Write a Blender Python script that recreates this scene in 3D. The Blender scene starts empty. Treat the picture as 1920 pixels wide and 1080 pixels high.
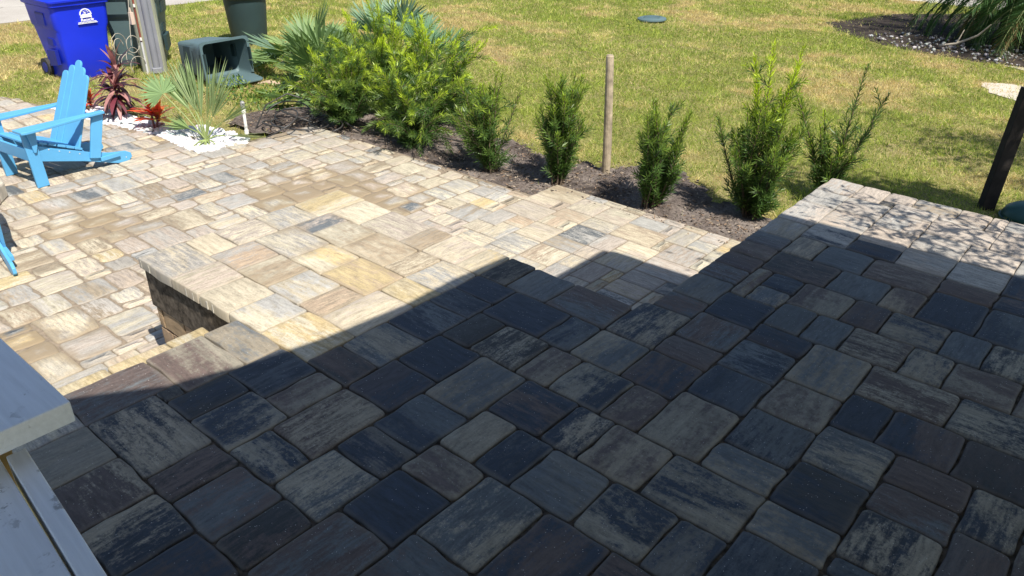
import bpy, bmesh, math, random
import numpy as np
from mathutils import Vector, Matrix
from math import sin, cos, pi, radians

# ---------------------------------------------------------------- camera
scene = bpy.context.scene
COL = scene.collection
cam_data = bpy.data.cameras.new('camera')
cam = bpy.data.objects.new('camera', cam_data)
COL.objects.link(cam)
CAM_POS = Vector((0, 0, 2.177))
HEAD, PITCH, ROLL = 0.70146107, 0.49849408, 0.01590288
def cam_matrix():
    cp, sp = cos(PITCH), sin(PITCH)
    rt = Vector((1, 0, 0)); up = Vector((0, sp, cp)); fw = Vector((0, cp, -sp))
    r2 = rt * cos(ROLL) + up * sin(ROLL); u2 = -rt * sin(ROLL) + up * cos(ROLL)
    def w(v): return Vector((cos(HEAD) * v.x - sin(HEAD) * v.y, sin(HEAD) * v.x + cos(HEAD) * v.y, v.z))
    r2, u2, fw = w(r2), w(u2), w(fw)
    m = Matrix(((r2.x, u2.x, -fw.x, CAM_POS.x), (r2.y, u2.y, -fw.y, CAM_POS.y), (r2.z, u2.z, -fw.z, CAM_POS.z), (0, 0, 0, 1)))
    return m
cam.matrix_world = cam_matrix()
cam_data.sensor_width = 36.0
cam_data.lens = 1470.357 / 1920 * 36.0
cam_data.clip_start = 0.05
cam_data.clip_end = 500
scene.camera = cam

# ---------------------------------------------------------------- light
SUN_TRAVEL = Vector((-0.66, 0.20, -1.0))
world = bpy.data.worlds.new('World'); scene.world = world
world.use_nodes = True
nt = world.node_tree; nt.nodes.clear()
sky = nt.nodes.new('ShaderNodeTexSky'); sky.sky_type = 'NISHITA'; sky.sun_disc = False
sky.sun_elevation = radians(55.4); sky.sun_rotation = math.atan2(0.66, -0.20); sky.ozone_density = 2.0
bg = nt.nodes.new('ShaderNodeBackground'); bg.inputs[1].default_value = 0.09
wo = nt.nodes.new('ShaderNodeOutputWorld')
nt.links.new(sky.outputs[0], bg.inputs[0]); nt.links.new(bg.outputs[0], wo.inputs[0])
sl = bpy.data.lights.new('sun', 'SUN'); sl.energy = 5.0; sl.angle = radians(0.53); sl.color = (1.0, 0.95, 0.87)
sun = bpy.data.objects.new('sun', sl); COL.objects.link(sun)
sun.rotation_euler = SUN_TRAVEL.to_track_quat('-Z', 'Y').to_euler(); sun.location = (3, 5, 9)
scene.view_settings.view_transform = 'Standard'; scene.view_settings.look = 'None'
scene.view_settings.gamma = 1.0; scene.view_settings.use_curve_mapping = False
scene.view_settings.exposure = 0.62
scene.cycles.max_bounces = 6

rng = np.random.default_rng(7); random.seed(7)
GZ = -0.60      # lawn level (upper patio top is DZ)
PZ = -0.533     # lower patio level
DZ = 0.2083     # upper patio level

# ---------------------------------------------------------------- helpers
def tag(o, label=None, cat=None, group=None, kind=None):
    if label: o['label'] = label
    if cat: o['category'] = cat
    if group: o['group'] = group
    if kind: o['kind'] = kind
    return o
def empty(name, loc=(0, 0, 0), rz=0.0):
    o = bpy.data.objects.new(name, None); COL.objects.link(o)
    o.location = loc; o.rotation_euler = (0, 0, rz); o.empty_display_size = 0.1
    return o
def copy_tree(o, parent=None):
    c = o.copy(); COL.objects.link(c); c.parent = parent
    for ch in list(o.children): copy_tree(ch, c)
    return c

class MB:
    """collects geometry, then links it as one mesh object"""
    def __init__(s): s.v = []; s.f = []; s.c = []; s.uv = []; s.uv2 = []; s.mi = []
    def add(s, vs, fs, col=None, mi=0):
        b = len(s.v); s.v += [tuple(p) for p in vs]
        s.f += [tuple(b + i for i in f) for f in fs]; s.mi += [mi] * len(fs)
        s.c += [col if col else (1, 1, 1)] * len(vs)
        return b
    def box(s, x0, x1, y0, y1, z0, z1, M=None, col=None, mi=0):
        vs = [Vector((x, y, z)) for z in (z0, z1) for y in (y0, y1) for x in (x0, x1)]
        if M: vs = [M @ p for p in vs]
        s.add(vs, [(0, 2, 3, 1), (4, 5, 7, 6), (0, 1, 5, 4), (2, 6, 7, 3), (0, 4, 6, 2), (1, 3, 7, 5)], col, mi)
    def prism(s, pts, a, b, axis='x', M=None, col=None, mi=0):
        """outline pts (2D) extruded along axis between a and b"""
        def mk(p, t):
            if axis == 'x': return Vector((t, p[0], p[1]))
            if axis == 'y': return Vector((p[0], t, p[1]))
            return Vector((p[0], p[1], t))
        n = len(pts); vs = [mk(p, a) for p in pts] + [mk(p, b) for p in pts]
        if M: vs = [M @ p for p in vs]
        s.add(vs, [tuple(range(n))[::-1], tuple(range(n, 2 * n))] + [(i, (i + 1) % n, n + (i + 1) % n, n + i) for i in range(n)], col, mi)
    def tube(s, path, rad, n=8, col=None, mi=0, cap=True):
        path = [Vector(p) for p in path]; k = len(path)
        if not hasattr(rad, '__len__'): rad = [rad] * k
        if cap and (path[1] - path[0]).length > .05:      # keep smooth shading true next to the end caps
            e0 = path[0] + (path[1] - path[0]).normalized() * .002; e1 = path[-1] + (path[-2] - path[-1]).normalized() * .002
            path = [path[0], e0] + path[1:-1] + [e1, path[-1]]; rad = [rad[0]] + list(rad) + [rad[-1]]; k += 2
        vs = []; up = Vector((0.13, 0.2, 1)).normalized()
        for i, p in enumerate(path):
            d = (path[min(i + 1, k - 1)] - path[max(i - 1, 0)]).normalized()
            if abs(d.dot(up)) > 0.95: up = Vector((1, 0.1, 0.05)).normalized()
            a = d.cross(up).normalized(); b = a.cross(d)
            for j in range(n):
                t = 2 * pi * j / n; vs.append(p + (a * cos(t) + b * sin(t)) * rad[i])
        fs = [(i * n + j, i * n + (j + 1) % n, (i + 1) * n + (j + 1) % n, (i + 1) * n + j) for i in range(k - 1) for j in range(n)]
        if cap: fs += [tuple(range(n)), tuple(range((k - 1) * n, k * n))[::-1]]
        s.add(vs, fs, col, mi)
    def rings(s, rings, close=True, cap0=True, cap1=True, col=None, mi=0, M=None):
        n = len(rings[0]); vs = [Vector(p) for r in rings for p in r]
        if M: vs = [M @ p for p in vs]
        fs = [(i * n + j, i * n + (j + 1) % n, (i + 1) * n + (j + 1) % n, (i + 1) * n + j) for i in range(len(rings) - 1) for j in range(n)]
        if cap0: fs.append(tuple(range(n))[::-1])
        if cap1: fs.append(tuple(range((len(rings) - 1) * n, len(rings) * n)))
        s.add(vs, fs, col, mi)
    def build(s, name, mats, parent=None, smooth=False, bevel=0, loc=None, auto=None):
        me = bpy.data.meshes.new(name); me.from_pydata(s.v, [], s.f)
        if not isinstance(mats, (list, tuple)): mats = [mats]
        for m in mats: me.materials.append(m)
        if len(mats) > 1: me.polygons.foreach_set('material_index', s.mi)
        a = me.color_attributes.new('Col', 'FLOAT_COLOR', 'POINT')
        arr = np.ones((len(s.v), 4), np.float32); arr[:, :3] = np.array(s.c, np.float32)
        a.data.foreach_set('color', arr.ravel())
        bm = bmesh.new(); bm.from_mesh(me); bmesh.ops.recalc_face_normals(bm, faces=bm.faces); bm.to_mesh(me); bm.free()
        if smooth: me.polygons.foreach_set('use_smooth', [True] * len(me.polygons))
        me.update()
        o = bpy.data.objects.new(name, me); COL.objects.link(o)
        if parent: o.parent = parent
        if loc: o.location = loc
        if bevel:
            m = o.modifiers.new('bevel', 'BEVEL'); m.width = bevel; m.segments = 2; m.limit_method = 'ANGLE'; m.angle_limit = radians(35)
        return o

def quads(name, mat, P, D, S, L, W, C, parent=None, mid=0.42, fold=0.0):
    """many leaf shaped quads, numpy arrays; one mesh"""
    n = len(P); L = np.asarray(L).reshape(-1, 1) * np.ones((n, 1)); W = np.asarray(W).reshape(-1, 1) * np.ones((n, 1))
    V = np.empty((n, 4, 3), np.float32)
    N = np.cross(D, S)
    V[:, 0] = P; V[:, 1] = P + D * L * mid + S * W * .5 + N * W * fold; V[:, 2] = P + D * L; V[:, 3] = P + D * L * mid - S * W * .5 + N * W * fold
    return raw(name, mat, V.reshape(-1, 3), 4, np.repeat(C, 4, axis=0), parent)
def raw(name, mat, V, k, C, parent=None):
    n = len(V) // k
    me = bpy.data.meshes.new(name)
    me.vertices.add(len(V)); me.vertices.foreach_set('co', np.asarray(V, np.float32).ravel())
    me.loops.add(n * k); me.loops.foreach_set('vertex_index', np.arange(n * k, dtype=np.int32))
    me.polygons.add(n); me.polygons.foreach_set('loop_start', np.arange(0, n * k, k, dtype=np.int32))
    me.polygons.foreach_set('loop_total', np.full(n, k, np.int32))
    a = me.color_attributes.new('Col', 'FLOAT_COLOR', 'POINT')
    c = np.ones((len(V), 4), np.float32); c[:, :3] = C; a.data.foreach_set('color', c.ravel())
    me.materials.append(mat); me.update(calc_edges=True); me.validate()
    o = bpy.data.objects.new(name, me); COL.objects.link(o)
    if parent: o.parent = parent
    return o
def unit(a): return a / np.maximum(np.linalg.norm(a, axis=-1, keepdims=True), 1e-9)
def rand_side(D):
    r = rng.normal(size=D.shape); return unit(np.cross(D, r))

def inpoly(x, y, poly):
    inside = np.zeros(len(x), bool); n = len(poly)
    for i in range(n):
        x0, y0 = poly[i]; x1, y1 = poly[(i + 1) % n]
        c = ((y0 > y) != (y1 > y)) & (x < (x1 - x0) * (y - y0) / (y1 - y0 + 1e-12) + x0)
        inside ^= c
    return inside

# value noise for scattering and colouring
_perm = rng.random((256, 256))
def vnoise(x, y, s):
    x = np.asarray(x) / s; y = np.asarray(y) / s
    xi = np.floor(x).astype(int); yi = np.floor(y).astype(int); fx = x - xi; fy = y - yi
    fx = fx * fx * (3 - 2 * fx); fy = fy * fy * (3 - 2 * fy)
    g = lambda a, b: _perm[a % 256, b % 256]
    return (g(xi, yi) * (1 - fx) + g(xi + 1, yi) * fx) * (1 - fy) + (g(xi, yi + 1) * (1 - fx) + g(xi + 1, yi + 1) * fx) * fy

# ---------------------------------------------------------------- materials
class NT:
    def __init__(s, name):
        s.m = bpy.data.materials.new(name); s.m.use_nodes = True; s.t = s.m.node_tree; s.t.nodes.clear()
        s.out = s.t.nodes.new('ShaderNodeOutputMaterial')
    def n(s, typ, **kw):
        nd = s.t.nodes.new('ShaderNode' + typ)
        for k, v in kw.items():
            if k.startswith('i_'): nd.inputs[k[2:].replace('_', ' ')].default_value = v
            else: setattr(nd, k, v)
        return nd
    def l(s, a, b): s.t.links.new(a, b)
    def noise(s, vec, scale, detail=4, rough=.55, dist=0.0):
        nd = s.n('TexNoise'); nd.inputs['Scale'].default_value = scale; nd.inputs['Detail'].default_value = detail
        nd.inputs['Roughness'].default_value = rough; nd.inputs['Distortion'].default_value = dist
        if vec: s.l(vec, nd.inputs['Vector'])
        return nd.outputs['Fac']
    def ramp(s, fac, stops, interp='LINEAR'):
        nd = s.n('ValToRGB'); nd.color_ramp.interpolation = interp; e = nd.color_ramp.elements
        while len(e) < len(stops): e.new(.5)
        for el, (p, c) in zip(e, stops):
            el.position = p; el.color = (*c, 1) if hasattr(c, '__len__') else (c, c, c, 1)
        s.l(fac, nd.inputs[0]); return nd.outputs[0]
    def mix(s, fac, a, b, blend='MIX'):
        nd = s.n('Mix', data_type='RGBA', blend_type=blend)
        for v, i in ((fac, 0), (a, 6), (b, 7)):
            if hasattr(v, 'node'): s.l(v, nd.inputs[i])
            else: nd.inputs[i].default_value = v if i == 0 else (*v, 1)
        return nd.outputs[2]
    def math(s, op, a, b=0.0, clamp=False):
        nd = s.n('Math', operation=op); nd.use_clamp = clamp
        for v, i in ((a, 0), (b, 1)):
            if hasattr(v, 'node'): s.l(v, nd.inputs[i])
            else: nd.inputs[i].default_value = v
        return nd.outputs[0]
    def map(s, vec, scale=(1, 1, 1), loc=(0, 0, 0)):
        nd = s.n('Mapping'); s.l(vec, nd.inputs[0]); nd.inputs['Scale'].default_value = scale; nd.inputs['Location'].default_value = loc
        return nd.outputs[0]
    def pbr(s, color, rough=.7, bump=None, bstr=.3, bdist=.01, spec=.5, metal=0.0):
        p = s.n('BsdfPrincipled')
        for v, k in ((color, 'Base Color'), (rough, 'Roughness')):
            if hasattr(v, 'node'): s.l(v, p.inputs[k])
            else: p.inputs[k].default_value = (*v, 1) if hasattr(v, '__len__') else v
        p.inputs['Specular IOR Level'].default_value = spec; p.inputs['Metallic'].default_value = metal
        if bump is not None:
            b = s.n('Bump'); b.inputs['Strength'].default_value = bstr; b.inputs['Distance'].default_value = bdist
            s.l(bump, b.inputs['Height']); s.l(b.outputs[0], p.inputs['Normal'])
        return p
    def done(s, shader): s.l(shader.outputs[0], s.out.inputs[0]); return s.m

def mat_plain(name, c, rough=.5, var=.12, nscale=6, bump=.1, bscale=60, spec=.5):
    t = NT(name); tc = t.n('TexCoord').outputs['Object']
    n = t.noise(tc, nscale, 5); lo = tuple(x * (1 - var) for x in c); hi = tuple(min(1, x * (1 + var)) for x in c)
    col = t.ramp(n, [(.3, lo), (.7, hi)])
    return t.done(t.pbr(col, rough, t.noise(tc, bscale, 3), bump, .004, spec))
def mat_leaf(name, rough=.45, trans=.35, spec=.5, tcol=(1.3, 1.35, .7)):
    t = NT(name); a = t.n('Attribute'); a.attribute_name = 'Col'
    p = t.pbr(a.outputs[0], rough, spec=spec)
    tr = t.n('BsdfTranslucent'); c2 = t.mix(1.0, a.outputs[0], tcol, 'MULTIPLY'); t.l(c2, tr.inputs[0])
    mx = t.n('MixShader'); mx.inputs[0].default_value = trans; t.l(p.outputs[0], mx.inputs[1]); t.l(tr.outputs[0], mx.inputs[2])
    return t.done(mx)
def mat_col(name, rough=.6, bscale=40, bstr=.2, var=.25, nscale=12, spec=.5):
    t = NT(name); a = t.n('Attribute'); a.attribute_name = 'Col'; tc = t.n('TexCoord').outputs['Object']
    n = t.noise(tc, nscale, 5); k = t.ramp(n, [(.3, 1 - var), (.7, 1 + var * .4)])
    c = t.mix(1.0, a.outputs[0], k, 'MULTIPLY')
    return t.done(t.pbr(c, rough, t.noise(tc, bscale, 4), bstr, .006, spec))

def mat_paver():
    t = NT('tumbled concrete paver')
    ca = t.n('Attribute'); ca.attribute_name = 'cA'; cb = t.n('Attribute'); cb.attribute_name = 'cB'
    uv = t.n('UVMap'); uv.uv_map = 'local'; e = t.n('UVMap'); e.uv_map = 'edge'
    tc = t.n('TexCoord').outputs['Object']
    st1 = t.noise(t.map(uv.outputs[0], (1.3, 6.2, 1)), 1.0, 7, .62, .5)       # broad bands
    st2 = t.noise(t.map(uv.outputs[0], (9, 46, 1)), 1.0, 6, .7, .3)         # fine streaks
    sp = t.noise(uv.outputs[0], 85, 5, .85)                                   # mottling
    f = t.math('ADD', t.math('ADD', t.math('MULTIPLY', st1, 1.35), -.175), t.math('MULTIPLY', t.math('SUBTRACT', st2, .5), .55))
    md = t.noise(uv.outputs[0], 26, 5, .7)
    f = t.math('ADD', f, t.math('MULTIPLY', t.math('SUBTRACT', sp, .5), .55))
    f = t.math('ADD', f, t.math('MULTIPLY', t.math('SUBTRACT', md, .5), .55))
    mixf = t.ramp(f, [(.40, 0.0), (.60, 1.0)])
    base = t.mix(mixf, ca.outputs[0], cb.outputs[0])
    # mottled value variation
    v = t.math('ADD', t.math('MULTIPLY', st2, .55), t.math('MULTIPLY', sp, .45))
    base = t.mix(1.0, base, t.ramp(v, [(.36, .50), (.5, 1.0), (.64, 1.45)]), 'MULTIPLY')
    big = t.noise(tc, 1.4, 3); base = t.mix(1.0, base, t.ramp(big, [(.3, .9), (.7, 1.08)]), 'MULTIPLY')
    # pale aggregate specks and salt
    vo = t.n('TexVoronoi'); vo.inputs['Scale'].default_value = 70; t.l(uv.outputs[0], vo.inputs['Vector'])
    msk = t.math('LESS_THAN', vo.outputs['Distance'], .11)
    gate = t.math('GREATER_THAN', t.noise(uv.outputs[0], 21, 2), .52)
    base = t.mix(t.math('MULTIPLY', t.math('MULTIPLY', msk, gate), .75), base, (.62, .6, .55))
    pit = t.ramp(t.noise(uv.outputs[0], 150, 3, .6), [(.66, 0.0), (.72, .7)]); base = t.mix(pit, base, (.02, .02, .02))
    # worn, slightly darker and dirtier rim
    sx = t.n('SeparateXYZ'); t.l(e.outputs[0], sx.inputs[0])
    ed = t.math('MAXIMUM', t.math('ABSOLUTE', sx.outputs[0]), t.math('ABSOLUTE', sx.outputs[1]))
    rim = t.ramp(t.math('ADD', ed, t.math('MULTIPLY', t.math('SUBTRACT', sp, .5), .10)), [(.86, 0.0), (1.0, .55)])
    base = t.mix(rim, base, t.mix(.5, ca.outputs[0], (.26, .22, .17)))
    # joint sand washed over pavers (attribute stain, stronger towards joints)
    sa = t.n('Attribute'); sa.attribute_name = 'stain'
    w = t.noise(tc, 3.1, 5, .6)
    sf = t.math('ADD', sa.outputs['Fac'], t.math('MULTIPLY', t.math('SUBTRACT', w, .5), 2.0))
    sf = t.math('ADD', sf, t.math('MULTIPLY', t.math('SUBTRACT', ed, .62), .7))
    sf = t.math('MULTIPLY', t.ramp(sf, [(.36, 0.0), (.78, 1.0)]), t.math('MULTIPLY', sa.outputs['Fac'], 1.5, True))
    base = t.mix(t.math('MULTIPLY', sf, .88), base, (.25, .19, .115))
    h = t.math('ADD', t.math('MULTIPLY', st2, .5), t.math('MULTIPLY', sp, .7))
    vo2 = t.noise(uv.outputs[0], 260, 2); h = t.math('ADD', h, t.math('MULTIPLY', vo2, .35))
    rg = t.ramp(sp, [(.3, .55), (.7, .85)])
    return t.done(t.pbr(base, rg, h, .8, .004, .45))

PAVER = mat_paver()
DSAND = mat_plain('dark joint sand', (.10, .083, .065), .95, .7, 30, .6, 300, .1)
SAND = mat_plain('jointing sand', (.23, .185, .135), .95, .25, 30, .6, 300, .2)
def mat_block():
    t = NT('split face retaining block'); a = t.n('Attribute'); a.attribute_name = 'Col'; tc = t.n('TexCoord').outputs['Object']
    n = t.noise(tc, 9, 7, .65, .4); s = t.noise(tc, 70, 4, .7)
    c = t.mix(1.0, a.outputs[0], t.ramp(n, [(.3, .75), (.7, 1.2)]), 'MULTIPLY')
    return t.done(t.pbr(c, .9, t.math('ADD', n, t.math('MULTIPLY', s, .4)), .8, .02, .3))
BLOCK = mat_block()
LEAF = mat_leaf('podocarpus leaves', .42, .40)
PALMLEAF = mat_leaf('palm leaves', .5, .28, .35)
TILEAF = mat_leaf('coloured leaves', .35, .3, .5, (1.4, .9, .9))
GRASS = mat_leaf('grass blades', .6, .45, .25, (1.25, 1.2, .8))
BARK = mat_plain('brown stems', (.12, .085, .055), .85, .3, 20, .5, 80)

# ---------------------------------------------------------------- pavers
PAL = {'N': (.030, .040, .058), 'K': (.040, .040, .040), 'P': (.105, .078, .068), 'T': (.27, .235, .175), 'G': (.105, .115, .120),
       'C': (.45, .395, .29), 'Y': (.43, .335, .18), 'B': (.28, .225, .155), 'O': (.37, .285, .20), 'L': (.335, .315, .28), 'R': (.39, .33, .27)}  # pale codes go to sunlit stones, dark ones to shaded: lighting partly in colour
def jit(c, k=.10):
    g = 1 + random.uniform(-k, k); h = random.uniform(-.03, .03); return (c[0] * g * (1 + h), c[1] * g, c[2] * g * (1 - h))
NR = 24
class Pavers:
    def __init__(s, sand=None): s.sand = sand or SAND; s.v = []; s.f = []; s.A = []; s.B = []; s.u = []; s.e = []; s.st = []; s.sm = []
    def add(s, x0, x1, y0, y1, z, code, joint=.009, rad=.03, wav=.002, flat=False, thick=.06, stain=0.0, skew=.0, bev=1.0):
        g = joint / 2; x0 += g; x1 -= g; y0 += g; y1 -= g
        hx, hy = (x1 - x0) / 2, (y1 - y0) / 2; cx, cy = (x0 + x1) / 2, (y0 + y1) / 2
        r = min(rad, hx * .6, hy * .6)
        # perimeter samples of a rounded rectangle
        pts = []
        for sx, sy, a0 in ((1, 1, 0), (-1, 1, pi / 2), (-1, -1, pi), (1, -1, 1.5 * pi)):
            rr = r * random.uniform(.6, 1.35)
            for k in range(4):
                a = a0 + pi / 2 * k / 3; pts.append((sx * (hx - rr) + rr * cos(a), sy * (hy - rr) + rr * sin(a)))
            nx, ny = {0: (0, 1), 1: (-1, 0), 2: (0, -1), 3: (1, 0)}[round(a0 / (pi / 2))]
            for k in (1, 2):   # two samples along the side that follows this corner
                tt = k / 3
                if nx == 0: pts.append((sx * (hx - r) * (1 - 2 * tt), ny * hy))
                else: pts.append((nx * hx, sy * (hy - r) * (1 - 2 * tt)))
        ph = [random.uniform(0, 6.28) for _ in range(4)]
        def wob(p, amt):
            a = math.atan2(p[1], p[0]); k = amt * (sin(3 * a + ph[0]) + .8 * sin(5 * a + ph[1]) + .7 * sin(9 * a + ph[2]) + random.uniform(-.5, .5))
            l = math.hypot(*p) or 1
            return (p[0] * (1 + k / l), p[1] * (1 + k / l))
        pts = [wob(p, wav) for p in pts]
        tz = random.uniform(-.0018, .0018) if not flat else 0; tx = random.uniform(-.006, .006) * (not flat); ty = random.uniform(-.006, .006) * (not flat)
        rot = random.uniform(-1, 1) * skew
        base = len(s.v)
        def put(px, py, pz):
            qx = px * cos(rot) - py * sin(rot); qy = px * sin(rot) + py * cos(rot)
            s.v.append((cx + qx, cy + qy, z + pz + tz + qx * tx + qy * ty))
        prof = [(.060, .0015), (.018 * bev, .0), (.009 * bev, -.0022 * bev), (.003 * bev, -.0065 * bev), (0, -.014 * bev), (0, -thick)]
        put(0, 0, .0022)
        for ins, dz in prof:
            for px, py in pts:
                kx = max(0, 1 - ins / hx); ky = max(0, 1 - ins / hy); put(px * kx, py * ky, dz)
        for j in range(NR): s.f.append((base, base + 1 + j, base + 1 + (j + 1) % NR))
        for i in range(len(prof) - 1):
            for j in range(NR):
                a = base + 1 + i * NR; s.f.append((a + j, a + NR + j, a + NR + (j + 1) % NR, a + (j + 1) % NR))
        n = 1 + NR * len(prof)
        ca = PAL[code[0]]; cb = PAL[code[-1]]
        if len(code) == 3: ca = PAL[code[0]]; cb = PAL[code[1]]
        if len(code) == 1: o_ = PAL[random.choice('TPGN' if code[0] in 'NKPTG' else 'LRCB')]; kk = random.uniform(.25, .55); cb = tuple(a_ * (1 - kk) + b_ * kk for a_, b_ in zip(ca, o_))
        ca = jit(ca); cb = jit(cb)
        if random.random() < .5: ca, cb = cb, ca
        s.A += [ca] * n; s.B += [cb] * n; s.st += [stain if not callable(stain) else stain(cx, cy)] * n
        alongx = hx > hy * 1.15 or (abs(hx - hy) < hx * .15 and random.random() < .5)
        ox, oy = random.uniform(0, 50), random.uniform(0, 50)
        for p in s.v[base:base + n]:
            lx, ly = p[0] - cx, p[1] - cy
            s.e.append((lx / hx, ly / hy)); s.u.append((ox + lx, oy + ly) if alongx else (ox + ly, oy + lx))
    def build(s, name, extra=None):
        nv = len(s.v)
        faces = list(s.f); mi = [0] * len(faces); smooth = [True] * len(faces); V = list(s.v)
        A, B, st, U, E = list(s.A), list(s.B), list(s.st), list(s.u), list(s.e)
        if extra:      # (MB, material index per face)
            b = len(V); V += extra.v; faces += [tuple(b + i for i in f) for f in extra.f]; mi += extra.mi; smooth += [False] * len(extra.f)
            k = len(extra.v); A += [tuple(c) for c in extra.c]; B += [tuple(c) for c in extra.c]; st += [0.0] * k; U += [(p[0] + p[2], p[1] + p[2]) for p in extra.v]; E += [(0, 0)] * k
        me = bpy.data.meshes.new(name); me.from_pydata(V, [], faces)
        me.materials.append(PAVER); me.materials.append(s.sand)
        me.polygons.foreach_set('material_index', mi); me.polygons.foreach_set('use_smooth', smooth)
        for nm, arr in (('cA', A), ('cB', B)):
            a = me.color_attributes.new(nm, 'FLOAT_COLOR', 'POINT'); c = np.ones((len(V), 4), np.float32); c[:, :3] = arr; a.data.foreach_set('color', c.ravel())
        a = me.attributes.new('stain', 'FLOAT', 'POINT'); a.data.foreach_set('value', np.array(st, np.float32))
        li = np.empty(len(me.loops), np.int32); me.loops.foreach_get('vertex_index', li)
        for nm, arr in (('local', U), ('edge', E)):
            ul = me.uv_layers.new(name=nm); ul.data.foreach_set('uv', np.array(arr, np.float32)[li].ravel())
        bm = bmesh.new(); bm.from_mesh(me); bmesh.ops.recalc_face_normals(bm, faces=bm.faces); bm.to_mesh(me); bm.free()
        me.update(); o = bpy.data.objects.new(name, me); COL.objects.link(o); return o

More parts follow.
